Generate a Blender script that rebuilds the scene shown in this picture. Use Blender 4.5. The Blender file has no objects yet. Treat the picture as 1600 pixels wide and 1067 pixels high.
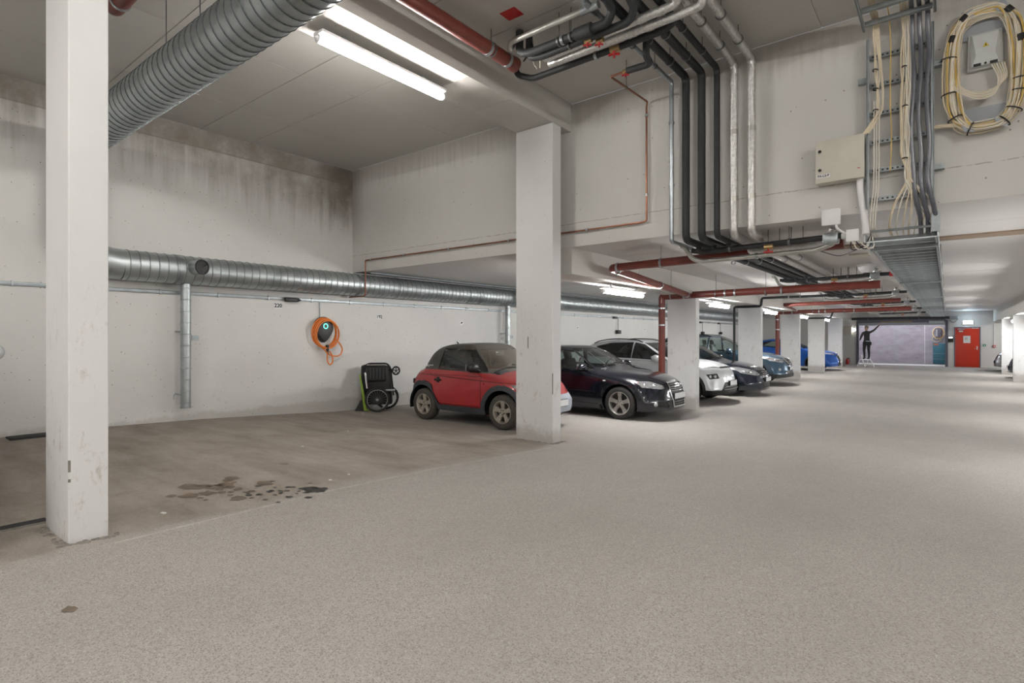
import bpy, bmesh, math, random
from mathutils import Vector, Matrix
from mathutils.bvhtree import BVHTree
random.seed(7)
scene = bpy.context.scene
C = scene.collection
PI = math.pi
# ---------------------------------------------------------------- camera, world, exposure
cam_d = bpy.data.cameras.new('camera'); cam = bpy.data.objects.new('camera', cam_d); C.objects.link(cam)
cam.location = (0, 0, 1.65)
cam.rotation_euler = (PI/2, 0, math.atan(680/862))
cam_d.sensor_width = 36; cam_d.lens = 36*862/1600; cam_d.shift_y = -8.5/1600
cam_d.clip_start = 0.05; cam_d.clip_end = 200
scene.camera = cam
world = bpy.data.worlds.new('world'); scene.world = world; world.use_nodes = True
world.node_tree.nodes['Background'].inputs[0].default_value = (0.75, 0.8, 0.9, 1)
world.node_tree.nodes['Background'].inputs[1].default_value = 0.25
vs = scene.view_settings
vs.view_transform = 'Standard'; vs.look = 'None'; vs.gamma = 1; vs.use_curve_mapping = False
vs.exposure = 0.98
LAMP = 60.0          # strength of the fluorescent tubes
# ---------------------------------------------------------------- mesh helpers
def V(*a): return Vector(a)
class MB:
    def __init__(s): s.v = []; s.f = []
    def add(s, vs, fs):
        o = len(s.v); s.v += [tuple(x) for x in vs]; s.f += [tuple(i+o for i in f) for f in fs]; return s
    def box(s, x0, x1, y0, y1, z0, z1):
        return s.add([(x0,y0,z0),(x1,y0,z0),(x1,y1,z0),(x0,y1,z0),(x0,y0,z1),(x1,y0,z1),(x1,y1,z1),(x0,y1,z1)],
                     [(0,3,2,1),(4,5,6,7),(0,1,5,4),(1,2,6,5),(2,3,7,6),(3,0,4,7)])
    def obox(s, c, a, b, d):
        c, a, b, d = Vector(c), Vector(a), Vector(b), Vector(d); vs = []
        for k in (-1, 1):
            for (i, j) in ((-1,-1),(1,-1),(1,1),(-1,1)): vs.append(c+a*i+b*j+d*k)
        return s.add(vs, [(0,3,2,1),(4,5,6,7),(0,1,5,4),(1,2,6,5),(2,3,7,6),(3,0,4,7)])
    def tube(s, pts, r, n=10, caps=True, closed=False):
        pts = [Vector(p) for p in pts]; m = len(pts)
        if m < 2: return s
        rf = r if callable(r) else (lambda i: r)
        tg = []
        for i in range(m):
            if closed: t = pts[(i+1) % m]-pts[i-1]
            else: t = pts[min(i+1, m-1)]-pts[max(i-1, 0)]
            tg.append(t.normalized() if t.length > 1e-9 else Vector((0,0,1)))
        up = Vector((0,0,1)) if abs(tg[0].z) < .9 else Vector((1,0,0))
        nrm = (up-tg[0]*up.dot(tg[0])).normalized(); vs = []
        for i in range(m):
            nrm = nrm-tg[i]*nrm.dot(tg[i])
            nrm = nrm.normalized() if nrm.length > 1e-6 else tg[i].orthogonal().normalized()
            bn = tg[i].cross(nrm); k = 1.0
            if 0 < i < m-1 and not closed:
                d = (pts[i]-pts[i-1]).normalized()
                k = 1/max(.5, d.dot(tg[i]))
            for j in range(n):
                a = 2*PI*j/n; vs.append(pts[i]+(nrm*math.cos(a)+bn*math.sin(a))*rf(i)*(k if k < 1.3 else 1.3))
        fs = []
        for i in range(m if closed else m-1):
            a, b = i*n, ((i+1) % m)*n
            for j in range(n): fs.append((a+j, a+(j+1) % n, b+(j+1) % n, b+j))
        if caps and not closed: fs += [tuple(range(n-1, -1, -1)), tuple(range((m-1)*n, m*n))]
        return s.add(vs, fs)
    def cyl(s, p0, p1, r, n=14, r2=None):
        return s.tube([p0, p1], (lambda i: r if i == 0 else (r if r2 is None else r2)), n)
    def lathe(s, prof, p0, d, n=20, caps=True):
        d = Vector(d).normalized(); p0 = Vector(p0); a = d.orthogonal().normalized(); b = d.cross(a); vs = []; fs = []
        for (t, r) in prof:
            for j in range(n):
                q = 2*PI*j/n; vs.append(p0+d*t+(a*math.cos(q)+b*math.sin(q))*r)
        for i in range(len(prof)-1):
            for j in range(n): fs.append((i*n+j, i*n+(j+1) % n, (i+1)*n+(j+1) % n, (i+1)*n+j))
        if caps: fs += [tuple(range(n-1, -1, -1)), tuple(range((len(prof)-1)*n, len(prof)*n))]
        return s.add(vs, fs)
    def torus(s, c, ax, R, r, n=28, m=8, sc=(1, 1)):
        ax = Vector(ax).normalized()
        a = Vector((0,0,1)) if abs(ax.z) < .9 else Vector((1,0,0))
        a = (a-ax*a.dot(ax)).normalized(); b = ax.cross(a)
        return s.tube([Vector(c)+(a*math.cos(2*PI*i/n)*sc[0]+b*math.sin(2*PI*i/n)*sc[1])*R for i in range(n)], r, m, closed=True)
    def prism(s, poly, ext):
        poly = [Vector(p) for p in poly]; ext = Vector(ext); n = len(poly)
        return s.add(poly+[p+ext for p in poly], [tuple(range(n-1,-1,-1)), tuple(range(n,2*n))]+[(i,(i+1)%n,n+(i+1)%n,n+i) for i in range(n)])
    def ball(s, c, rx, ry=None, rz=None, n=14, m=9):
        ry = rx if ry is None else ry; rz = rx if rz is None else rz; c = Vector(c); vs = []; fs = []
        for i in range(m+1):
            t = PI*i/m
            for j in range(n):
                p = 2*PI*j/n; vs.append(c+Vector((rx*math.sin(t)*math.cos(p), ry*math.sin(t)*math.sin(p), rz*math.cos(t))))
        for i in range(m):
            for j in range(n): fs.append((i*n+j, (i+1)*n+j, (i+1)*n+(j+1)%n, i*n+(j+1)%n))
        return s.add(vs, fs)
    def xf(s, M): s.v = [tuple(M @ Vector(p)) for p in s.v]; return s
    def build(s, name, mat, parent=None, bevel=0, smooth=True, ang=35):
        me = bpy.data.meshes.new(name)
        me.from_pydata(s.v, [], s.f)
        bm = bmesh.new(); bm.from_mesh(me)
        bmesh.ops.remove_doubles(bm, verts=bm.verts, dist=1e-6)
        bmesh.ops.recalc_face_normals(bm, faces=bm.faces)
        if bevel: bmesh.ops.bevel(bm, geom=[e for e in bm.edges if len(e.link_faces) == 2 and e.calc_face_angle(0) > .5], offset=bevel, segments=2, affect='EDGES', profile=.5)
        bm.to_mesh(me); bm.free()
        if smooth: me.shade_smooth(); me.set_sharp_from_angle(angle=math.radians(ang))
        me.materials.append(MAT[mat] if isinstance(mat, str) else mat)
        o = bpy.data.objects.new(name, me); C.objects.link(o)
        if parent is not None: o.parent = parent
        return o
def tag(o, label=None, cat=None, group=None, kind=None):
    if label: o['label'] = label
    if cat: o['category'] = cat
    if group: o['group'] = group
    if kind: o['kind'] = kind
    return o
def thing(name, label, cat, loc=(0,0,0), rz=0, group=None):
    o = bpy.data.objects.new(name, None); C.objects.link(o); o.location = loc; o.rotation_euler = (0,0,rz)
    o.empty_display_size = .1
    return tag(o, label, cat, group)
def struct(o): o['kind'] = 'structure'; return o
def copy_tree(o, parent=None):
    c = o.copy(); C.objects.link(c)
    if parent is not None: c.parent = parent
    for ch in list(o.children): copy_tree(ch, c)
    return c
def inst(name, me, parent, loc, rot=(0,0,0)):
    o = bpy.data.objects.new(name, me); C.objects.link(o); o.parent = parent; o.location = loc; o.rotation_euler = rot; return o
def fillet(pts, r, seg=6):
    pts = [Vector(p) for p in pts]; out = [pts[0]]
    for i in range(1, len(pts)-1):
        a, b, c = pts[i-1], pts[i], pts[i+1]
        d1, d2 = (a-b), (c-b); k = min(r, d1.length*.48, d2.length*.48)
        p, q = b+d1.normalized()*k, b+d2.normalized()*k
        for j in range(seg+1):
            t = j/seg; out.append(p*(1-t)**2+b*2*t*(1-t)+q*t*t)
    out.append(pts[-1]); return out
def text(name, body, size, M, mat, parent, ext=.0008):
    cu = bpy.data.curves.new(name+'_curve', 'FONT'); cu.body = body; cu.size = size; cu.extrude = ext; cu.offset = size*.035
    cu.align_x = 'CENTER'; cu.align_y = 'CENTER'
    tmp = bpy.data.objects.new(name+'_curve', cu); C.objects.link(tmp)
    dg = bpy.context.evaluated_depsgraph_get(); me = bpy.data.meshes.new_from_object(tmp.evaluated_get(dg))
    bpy.data.objects.remove(tmp); me.name = name; me.transform(M); me.materials.clear(); me.materials.append(MAT[mat])
    o = bpy.data.objects.new(name, me); C.objects.link(o)
    if parent is not None: o.parent = parent
    return o
# ---------------------------------------------------------------- materials
MAT = {}
class NT:
    def __init__(s, m): s.t = m.node_tree; s.n = s.t.nodes; s.l = s.t.links
    def node(s, ty, ins={}, **kw):
        n = s.n.new(ty)
        for k, v in kw.items(): setattr(n, k, v)
        for k, v in ins.items(): s.set(n.inputs[k], v)
        return n
    def set(s, sock, v):
        if isinstance(v, bpy.types.NodeSocket): s.l.new(v, sock)
        elif hasattr(v, 'outputs'): s.l.new(v.outputs[0], sock)
        else:
            if isinstance(v, tuple) and len(v) == 3 and sock.type == 'RGBA': v = v+(1,)
            sock.default_value = v
    def math(s, op, a, b=0.0, clamp=False): return s.node('ShaderNodeMath', {0: a, 1: b}, operation=op, use_clamp=clamp)
    def noise(s, scale, detail=3, rough=.55, vec=None):
        n = s.node('ShaderNodeTexNoise', {'Scale': scale, 'Detail': detail, 'Roughness': rough})
        if vec is not None: s.l.new(vec if isinstance(vec, bpy.types.NodeSocket) else vec.outputs[0], n.inputs['Vector'])
        return n.outputs['Fac']
    def ramp(s, fac, stops):
        n = s.node('ShaderNodeValToRGB', {'Fac': fac}); e = n.color_ramp.elements
        while len(e) < len(stops): e.new(.5)
        for i, (p, c) in enumerate(stops):
            e[i].position = p; e[i].color = (c if isinstance(c, tuple) else (c, c, c))+(1,)
        return n.outputs['Color']
    def mix(s, f, a, b, blend='MIX'):
        n = s.node('ShaderNodeMix', data_type='RGBA', blend_type=blend)
        s.set(n.inputs['Factor'], f); s.set(n.inputs['A'], a); s.set(n.inputs['B'], b); return n.outputs['Result']
    def pos(s, scale=None):
        g = s.node('ShaderNodeNewGeometry').outputs['Position']
        if scale: return s.node('ShaderNodeMapping', {'Vector': g, 'Scale': scale}).outputs[0]
        return g
def newmat(name):
    m = bpy.data.materials.new(name); m.use_nodes = True; MAT[name] = m
    nt = NT(m); b = nt.n['Principled BSDF']; return m, nt, b
def pm(name, col, rough=.5, metal=0., var=.08, vscale=9., bump=0., bscale=60., coat=0., emit=None, es=1., spec=.5):
    m, nt, b = newmat(name)
    tc = nt.node('ShaderNodeTexCoord').outputs['Object']
    if var:
        f = nt.noise(vscale, 3, .6, tc)
        nt.set(b.inputs['Base Color'], nt.ramp(f, [(.3, tuple(c*(1-var) for c in col)), (.7, tuple(min(1, c*(1+var)) for c in col))]))
        nt.set(b.inputs['Roughness'], nt.node('ShaderNodeMapRange', {0: f, 3: max(.02, rough-.06), 4: min(1, rough+.06)}))
    else:
        b.inputs['Base Color'].default_value = col+(1,); b.inputs['Roughness'].default_value = rough
    b.inputs['Metallic'].default_value = metal; b.inputs['Coat Weight'].default_value = coat; b.inputs['Coat Roughness'].default_value = .04
    b.inputs['Specular IOR Level'].default_value = spec
    if bump:
        bn = nt.node('ShaderNodeBump', {'Strength': bump, 'Distance': .01, 'Height': nt.noise(bscale, 4, .6, tc)}); nt.set(b.inputs['Normal'], bn)
    if emit: b.inputs['Emission Color'].default_value = emit+(1,); b.inputs['Emission Strength'].default_value = es
    return m
def concrete(name, col, stain=None, rough=.75, pits=True, dirty=.10):
    """painted concrete: soft blotches, small pits, faint grime near the floor; stain = shape function for a real water stain"""
    m, nt, b = newmat(name); P = nt.pos()
    big = nt.noise(.55, 4, .6, P); mid = nt.noise(6., 5, .65, P)
    c = nt.ramp(big, [(.3, tuple(x*(1-dirty) for x in col)), (.68, col)])
    c = nt.mix(nt.math('MULTIPLY', mid, .22), c, tuple(x*.82 for x in col))
    if pits:
        vo = nt.node('ShaderNodeTexVoronoi', {'Vector': P, 'Scale': 17.}); d = vo.outputs['Distance']
        pick = nt.math('GREATER_THAN', nt.node('ShaderNodeSeparateColor', {0: vo.outputs['Color']}).outputs[0], .83)
        pit = nt.math('MULTIPLY', nt.math('LESS_THAN', d, nt.math('MULTIPLY', nt.node('ShaderNodeSeparateColor', {0: vo.outputs['Color']}).outputs[1], .15)), pick)
        c = nt.mix(nt.math('MULTIPLY', pit, .75), c, (.16, .145, .125))
        sm = nt.ramp(nt.noise(2.3, 6, .75, P), [(.64, 0.), (.74, 1.)])
        c = nt.mix(nt.math('MULTIPLY', sm, .22), c, (.33, .29, .24))
    if stain: c = stain(nt, P, c)
    nt.set(b.inputs['Base Color'], c); b.inputs['Roughness'].default_value = rough
    h = nt.math('ADD', nt.math('MULTIPLY', nt.noise(45., 4, .6, P), .5), nt.math('MULTIPLY', mid, .5))
    nt.set(b.inputs['Normal'], nt.node('ShaderNodeBump', {'Strength': .25, 'Distance': .006, 'Height': h}))
    return m
def sep(nt, P): return nt.node('ShaderNodeSeparateXYZ', {0: P}).outputs
def rng(nt, v, a, b): return nt.node('ShaderNodeMapRange', {0: v, 1: a, 2: b}, interpolation_type='SMOOTHSTEP').outputs[0]
def stain_wall(nt, P, c):
    xyz = sep(nt, P)
    st = nt.noise(1.0, 5, .65, nt.node('ShaderNodeMapping', {'Vector': P, 'Scale': (5., 7., .5)}))
    blot = nt.noise(1.4, 5, .7, P)
    corner = rng(nt, xyz[1], 2.2, 7.0)
    depth = nt.math('ADD', nt.math('MULTIPLY', corner, .45), nt.math('MULTIPLY', st, 1.3))
    top = nt.math('SUBTRACT', 5.1, xyz[2])
    f = nt.math('MULTIPLY', rng(nt, nt.math('SUBTRACT', depth, top), -.35, .55), nt.ramp(blot, [(.25, .35), (.65, 1.)]))
    c = nt.mix(nt.math('MULTIPLY', f, .86), c, (.17, .14, .115))
    band = nt.math('MULTIPLY', nt.math('LESS_THAN', top, .30), nt.ramp(nt.noise(3.2, 6, .75, P), [(.38, 0.), (.55, .8)]))
    c = nt.mix(nt.math('MULTIPLY', band, .55), c, (.24, .205, .165))
    edge = nt.math('LESS_THAN', nt.math('ABSOLUTE', nt.math('SUBTRACT', top, .31)), .012)
    c = nt.mix(nt.math('MULTIPLY', edge, .5), c, (.17, .14, .115))
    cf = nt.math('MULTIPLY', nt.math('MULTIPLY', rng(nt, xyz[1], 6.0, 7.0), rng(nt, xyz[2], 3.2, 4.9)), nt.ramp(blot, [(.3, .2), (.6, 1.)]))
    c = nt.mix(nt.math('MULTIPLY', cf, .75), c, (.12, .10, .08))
    low = nt.math('MULTIPLY', nt.math('SUBTRACT', 1., rng(nt, nt.math('SUBTRACT', xyz[2], nt.math('MULTIPLY', nt.noise(2.2, 6, .75, P), .32)), .16, .24)), .4)
    return nt.mix(low, c, (.30, .28, .25))
def stain_upper(nt, P, c):
    xyz = sep(nt, P)
    st = nt.noise(1.0, 5, .7, nt.node('ShaderNodeMapping', {'Vector': P, 'Scale': (9., 9., .6)}))
    f = rng(nt, nt.math('SUBTRACT', nt.math('MULTIPLY', st, .75), nt.math('SUBTRACT', 5.1, xyz[2])), -.15, .42)
    c = nt.mix(nt.math('MULTIPLY', f, .5), c, (.25, .215, .175))
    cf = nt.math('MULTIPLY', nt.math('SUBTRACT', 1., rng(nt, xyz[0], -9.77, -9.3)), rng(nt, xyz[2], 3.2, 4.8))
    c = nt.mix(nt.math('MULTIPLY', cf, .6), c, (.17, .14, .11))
    wob = nt.math('MULTIPLY', nt.noise(3., 3, .6, P), .05)
    ln = nt.math('LESS_THAN', nt.math('ABSOLUTE', nt.math('SUBTRACT', nt.math('ADD', xyz[2], wob), 3.345)), .006)
    brk = nt.ramp(nt.noise(9., 4, .7, P), [(.42, 0.), (.5, 1.)])
    return nt.mix(nt.math('MULTIPLY', nt.math('MULTIPLY', ln, brk), .6), c, (.22, .19, .16))
def stain_col(nt, P, c):
    xyz = sep(nt, P)
    sc = nt.ramp(nt.noise(5., 6, .8, nt.node('ShaderNodeMapping', {'Vector': P, 'Scale': (1.6, 1.6, .8)})), [(.56, 0.), (.66, 1.)])
    c = nt.mix(nt.math('MULTIPLY', nt.math('MULTIPLY', sc, nt.math('SUBTRACT', 1., rng(nt, xyz[2], 1.2, 2.6))), .5), c, (.34, .29, .235))
    low = nt.math('SUBTRACT', 1., rng(nt, nt.math('SUBTRACT', xyz[2], nt.math('MULTIPLY', nt.noise(7., 5, .7, P), .30)), .04, .24))
    return nt.mix(nt.math('MULTIPLY', low, .55), c, (.28, .255, .22))
concrete('wall_paint', (.70, .69, .665))
concrete('wall_left_paint', (.66, .655, .635), stain_wall)
concrete('wall_upper_paint', (.65, .64, .615), stain_upper)
concrete('column_paint', (.74, .745, .745), stain_col)
concrete('ceiling_paint', (.55, .535, .505), None, .8, False, .06)
concrete('beam_paint', (.58, .565, .535), None, .8, True, .06)
concrete('low_ceiling_paint', (.62, .605, .59), None, .7, False, .05)
concrete('raw_concrete', (.42, .395, .44), lambda nt, P, c: nt.mix(nt.ramp(nt.noise(1.0, 6, .75, nt.node('ShaderNodeMapping', {'Vector': P, 'Scale': (1., 1., 2.2)})), [(.42, 0.), (.68, .6)]), c, (.2, .185, .19)))  # violet light on the ramp wall is put into this concrete's colour
pm('ceiling_joint', (.66, .64, .6), .8)
def floor_mat():
    m, nt, b = newmat('floor_asphalt'); P = nt.pos(); xyz = sep(nt, P)
    g1 = nt.noise(330., 3, .7, P); vo = nt.node('ShaderNodeTexVoronoi', {'Vector': P, 'Scale': 190.})
    vc = nt.node('ShaderNodeSeparateColor', {0: vo.outputs['Color']}).outputs[0]
    big = nt.noise(.45, 5, .6, P)
    asph = nt.ramp(big, [(.3, (.325, .305, .282)), (.7, (.385, .362, .336))])
    asph = nt.mix(nt.ramp(vc, [(.0, .0), (.70, .0), (.86, .6)]), asph, (.13, .12, .115))
    asph = nt.mix(nt.ramp(vc, [(.0, .55), (.20, .0)]), asph, (.56, .54, .515))
    asph = nt.mix(nt.math('MULTIPLY', nt.ramp(g1, [(.38, 0.), (.62, 1.)]), .30), asph, (.22, .205, .19))
    asph = nt.mix(nt.ramp(nt.noise(1.0, 5, .7, nt.node('ShaderNodeMapping', {'Vector': P, 'Scale': (1.2, .5, 1.)})), [(.42, 0.), (.7, .28)]), asph, (.25, .232, .212))
    tr = nt.noise(1., 5, .65, nt.node('ShaderNodeMapping', {'Vector': P, 'Scale': (.8, 2.4, 1.)}))
    bay = nt.ramp(tr, [(.28, (.205, .172, .146)), (.5, (.305, .265, .226)), (.72, (.385, .340, .296))])
    bay = nt.mix(nt.ramp(nt.noise(2.6, 6, .75, P), [(.5, 0.), (.72, .5)]), bay, (.17, .145, .122))
    bay = nt.mix(nt.math('MULTIPLY', nt.ramp(vc, [(.7, .0), (.8, 1.)]), .30), bay, (.16, .14, .12))
    bay = nt.mix(nt.math('MULTIPLY', nt.ramp(vc, [(.0, 1.), (.12, .0)]), .3), bay, (.55, .51, .46))
    wob = nt.math('MULTIPLY', nt.math('SUBTRACT', nt.noise(1.1, 4, .6, P), .5), .5)
    f = nt.math('MULTIPLY', nt.math('SUBTRACT', 1., rng(nt, nt.math('ADD', xyz[0], wob), -4.50, -4.16)), nt.math('SUBTRACT', 1., rng(nt, xyz[1], 5.2, 9.0)))
    c = nt.mix(f, asph, bay)
    line = nt.math('MULTIPLY', nt.math('LESS_THAN', nt.math('ABSOLUTE', nt.math('ADD', nt.math('ADD', xyz[0], 4.21), nt.math('MULTIPLY', wob, .12))), .016), nt.math('LESS_THAN', nt.math('ABSOLUTE', nt.math('SUBTRACT', xyz[1], 3.7)), 2.5))
    c = nt.mix(nt.math('MULTIPLY', nt.math('MULTIPLY', line, nt.ramp(nt.noise(6., 4, .7, P), [(.35, .1), (.6, .7)])), .6), c, (.52, .48, .43))
    nt.set(b.inputs['Base Color'], c); b.inputs['Roughness'].default_value = .82; b.inputs['Specular IOR Level'].default_value = .3
    h = nt.math('ADD', nt.math('MULTIPLY', vo.outputs['Distance'], .6), nt.math('MULTIPLY', g1, .5))
    nt.set(b.inputs['Normal'], nt.node('ShaderNodeBump', {'Strength': .35, 'Distance': .004, 'Height': h}))
floor_mat()
pm('galv', (.42, .46, .48), .34, .9, .18, 7., .05, 30.)
pm('galv_duct', (.42, .455, .46), .40, .82, .18, 3.5, .04, 12.)
pm('galv_dull', (.34, .375, .39), .5, .7, .15, 8.)
pm('seam_dark', (.13, .145, .15), .5, .7)
pm('rubber_foam', (.022, .024, .027), .62, 0, .25, 14., .15, 80.)
def foil():
    m, nt, b = newmat('foil'); tc = nt.node('ShaderNodeTexCoord').outputs['Object']
    f = nt.noise(26., 4, .7, tc)
    nt.set(b.inputs['Base Color'], nt.ramp(f, [(.3, (.5, .5, .5)), (.7, (.82, .82, .8))])); b.inputs['Metallic'].default_value = .9; b.inputs['Roughness'].default_value = .28
    nt.set(b.inputs['Normal'], nt.node('ShaderNodeBump', {'Strength': .75, 'Distance': .012, 'Height': nt.noise(38., 4, .7, tc)}))
foil()
pm('foil_wrap', (.50, .50, .47), .38, .75, .12, 6., .12, 14.)
pm('cast_red', (.155, .030, .020), .45, 0, .16, 8., .06, 30., .15)
pm('copper', (.27, .115, .07), .4, .75, .2, 10.)
pm('brass', (.45, .33, .16), .35, .9, .1)
pm('red_plastic', (.45, .02, .02), .4, 0, .1)
pm('steel_rod', (.2, .2, .2), .4, .9, .1)
pm('chrome', (.75, .76, .78), .12, 1., .03)
pm('cream_cable', (.66, .57, .42), .5, 0, .1, 4.)
pm('white_cable', (.70, .66, .57), .5, 0, .08, 4.)
pm('yellow_cable', (.62, .42, .10), .5, 0, .1, 4.)
pm('grey_cable', (.10, .105, .125), .32, 0, .2, 6., .1, 20.)
pm('black_plastic', (.008, .008, .009), .45, 0, .2)
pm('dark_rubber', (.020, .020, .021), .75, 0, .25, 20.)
pm('plate_grey', (.33, .35, .38), .5, 0, .05)
pm('box_grey', (.52, .54, .53), .45, 0, .05)
pm('box_cream', (.58, .555, .48), .5, 0, .06, 4.)
pm('white_plastic', (.78, .78, .79), .4, 0, .03)
pm('orange_cable', (.72, .19, .025), .42, 0, .08, 6.)
pm('brown_strip', (.26, .185, .125), .6, 0, .15)
pm('red_door', (.55, .035, .012), .38, 0, .06, 2.)
pm('door_frame', (.10, .10, .13), .5, 0, .1)
pm('paper', (.70, .70, .68), .8, 0, .04)
pm('ink', (.02, .02, .02), .7, 0, .1)
pm('teal', (.035, .14, .19), .5, 0, .1)
pm('orange_label', (.6, .13, .05), .6, 0, .05)
pm('warn_yellow', (.55, .42, .02), .5, 0, .05)
pm('green_sign', (.03, .25, .12), .5, 0, .05)
pm('oil', (.020, .018, .016), .35, 0, .2, 12.)
pm('oil_brown', (.155, .118, .085), .6, 0, .3, 9.)
pm('tube_glow', (1., 1., 1.), .5, 0, 0, emit=(1., .965, .915), es=LAMP)
pm('exit_glow', (1, 1, 1), .5, 0, 0, emit=(.66, .84, 1.), es=60.)
pm('tube_glow_low', (1., 1., 1.), .5, 0, 0, emit=(1., .985, .965), es=LAMP*1.7)
pm('tube_glow_ramp', (1., 1., 1.), .5, 0, 0, emit=(.92, .92, 1.), es=LAMP*.75)
pm('mortar', (.20, .185, .165), .9, 0, .25, 20., .3, 40.)
pm('led_green', (.1, .8, .55), .5, 0, 0, emit=(.08, .9, .5), es=2.2)
pm('screen_glow', (.8, .85, 1.), .5, 0, 0, emit=(.85, .9, 1.), es=2.5)
pm('lamp_glow', (1., 1., 1.), .5, 0, 0, emit=(1., .97, .9), es=40.)
# ---------------------------------------------------------------- levels
XL, XR = -9.77, 7.6          # long walls
YB, YU, YF = -9.0, 7.0, 37.8 # back wall, upper wall, far wall
ZH, ZL = 5.10, 2.976         # high and low ceiling
def pw(x, pts):
    if x <= pts[0][0]: return pts[0][1]
    for (a, b), (c, d) in zip(pts, pts[1:]):
        if x <= c: t = (x-a)/(c-a); t = t; return b+(d-b)*t
    return pts[-1][1]
FZ = [(-20,.335),(1.0,.32),(2.7,.308),(4.0,.265),(5.2,.20),(6.6,.115),(9.0,.062),(12.2,.01),(14,.0),(60,.0)]
def zf(y): return pw(y, FZ)
# floor
mb = MB(); ys = [-9.2,-6,-3,0,.5,1,1.5,2,2.7,3.3,4,4.6,5.2,5.9,6.6,7.4,8.2,9,10,11,12.2,14,20,30,37.8,41.2]; xs_ = [-10,-7,-4.4,-2,0,2,5,7.8]
for y in ys:
    for x in xs_: mb.v.append((x, y, zf(y)))
nx = len(xs_)
for j in range(len(ys)-1):
    for i in range(nx-1): mb.f.append((j*nx+i, j*nx+i+1, (j+1)*nx+i+1, (j+1)*nx+i))
floor = struct(mb.build('floor', 'floor_asphalt'))
# walls
struct(MB().box(XL-.3, XL, YB-.3, YF+.3, -.3, ZH).build('wall_left', 'wall_left_paint', smooth=False))
struct(MB().box(XR, XR+.3, YB-.3, YF+.3, -.3, ZH).build('wall_right', 'wall_paint', smooth=False))
struct(MB().box(XL, XR, YB-.3, YB, -.3, ZH).build('wall_back', 'wall_paint', smooth=False))
struct(MB().box(XL, XR, YU, YU+.30, ZL, ZH).build('wall_upper', 'wall_upper_paint', smooth=False))
GX0, GX1, GZ = -4.10, -.03, 2.42     # gate opening in the far wall
DX0, DX1, DZ = .29, 1.37, 2.13       # red door
wf = MB(); wf.box(XL, GX0, YF, YF+.25, -.2, ZL); wf.box(GX0, GX1, YF, YF+.25, GZ, ZL); wf.box(GX1, DX0, YF, YF+.25, -.2, ZL)
wf.box(DX0, DX1, YF, YF+.25, DZ, ZL); wf.box(DX1, XR, YF, YF+.25, -.2, ZL)
struct(wf.build('wall_far', 'wall_paint', smooth=False))
# lobby behind the gate
struct(MB().box(-7.5, 3.5, 41.0, 41.3, -.2, 3.2).build('wall_ramp', 'raw_concrete', smooth=False))
lb = MB(); lb.box(-7.7, -7.5, YF+.25, 41.3, -.2, 3.2); struct(lb.build('wall_ramp_left', 'raw_concrete', smooth=False))
lb = MB(); lb.box(3.5, 3.7, YF+.25, 41.3, -.2, 3.2); struct(lb.build('wall_ramp_right', 'raw_concrete', smooth=False))
struct(MB().box(-7.7, 3.7, YF+.25, 41.3, 3.2, 3.4).build('ceiling', 'low_ceiling_paint', smooth=False))
struct(MB().box(GX0-.4, GX1+.3, YF+.3, 39.6, 0.0, .012).build('trim_1', 'white_plastic', smooth=False))  # white sheet on the floor stands in for the lit threshold
# high ceiling: cast panels with narrow joints below a slab
hc = struct(MB().box(XL, XR, YB, YU, ZH+.012, ZH+.3).build('ceiling', 'ceiling_joint', smooth=False))
xj = [XL, -8.40, -6.70, -5.06]; xr = [-4.40, -2.75, -1.1, .55, 1.87]; xq = [2.5, 4.2, 5.9, XR]
yj = [YB, -7.4, -5.7, -4.0, -2.4, -.75, .9, 2.5, 4.0, 4.85, 7.0]
G_ = .006
def panels(parent, xs, ys, z, th, mat, name):
    cache = {}
    for a, b in zip(xs, xs[1:]):
        for c, d in zip(ys, ys[1:]):
            k = (round(b-a, 3), round(d-c, 3))
            if k not in cache:
                o = MB().box(-(b-a)/2+G_, (b-a)/2-G_, -(d-c)/2+G_, (d-c)/2-G_, 0, th).build(name, mat, parent, smooth=False); cache[k] = o.data
            else: o = inst(name, cache[k], parent, (0,0,0))
            o.location = ((a+b)/2, (c+d)/2, z+random.uniform(-.0015, .0015))
for xx in (xj, xr, xq): panels(hc, xx, yj, ZH, .014, 'ceiling_paint', 'ceiling_panel')
# low ceiling: boards across the aisle
lc = struct(MB().box(XL, XR, YU+.02, YF, ZL+.012, ZL+.3).build('ceiling', 'ceiling_joint', smooth=False))
yl = [YU, 8.36, 9.9, 11.5, 13.1, 14.6, 15.8, 17.4, 19.4, 20.9, 22.4, 23.9, 25.4, 27, 28.6, 30.2, 31.8, 33.4, 35, 36.4, YF]
G_ = .004
panels(lc, [-4.40, 1.87], yl, ZL, .014, 'low_ceiling_paint', 'ceiling_board')
panels(lc, [XL, -5.06], [YU, 12.3, 17.7, 23.2, 28.6, YF], ZL, .014, 'low_ceiling_paint', 'ceiling_panel')
panels(lc, [2.5, XR], [YU, 12.3, 17.7, 23.2, 28.6, YF], ZL, .014, 'low_ceiling_paint', 'ceiling_panel')
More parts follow.
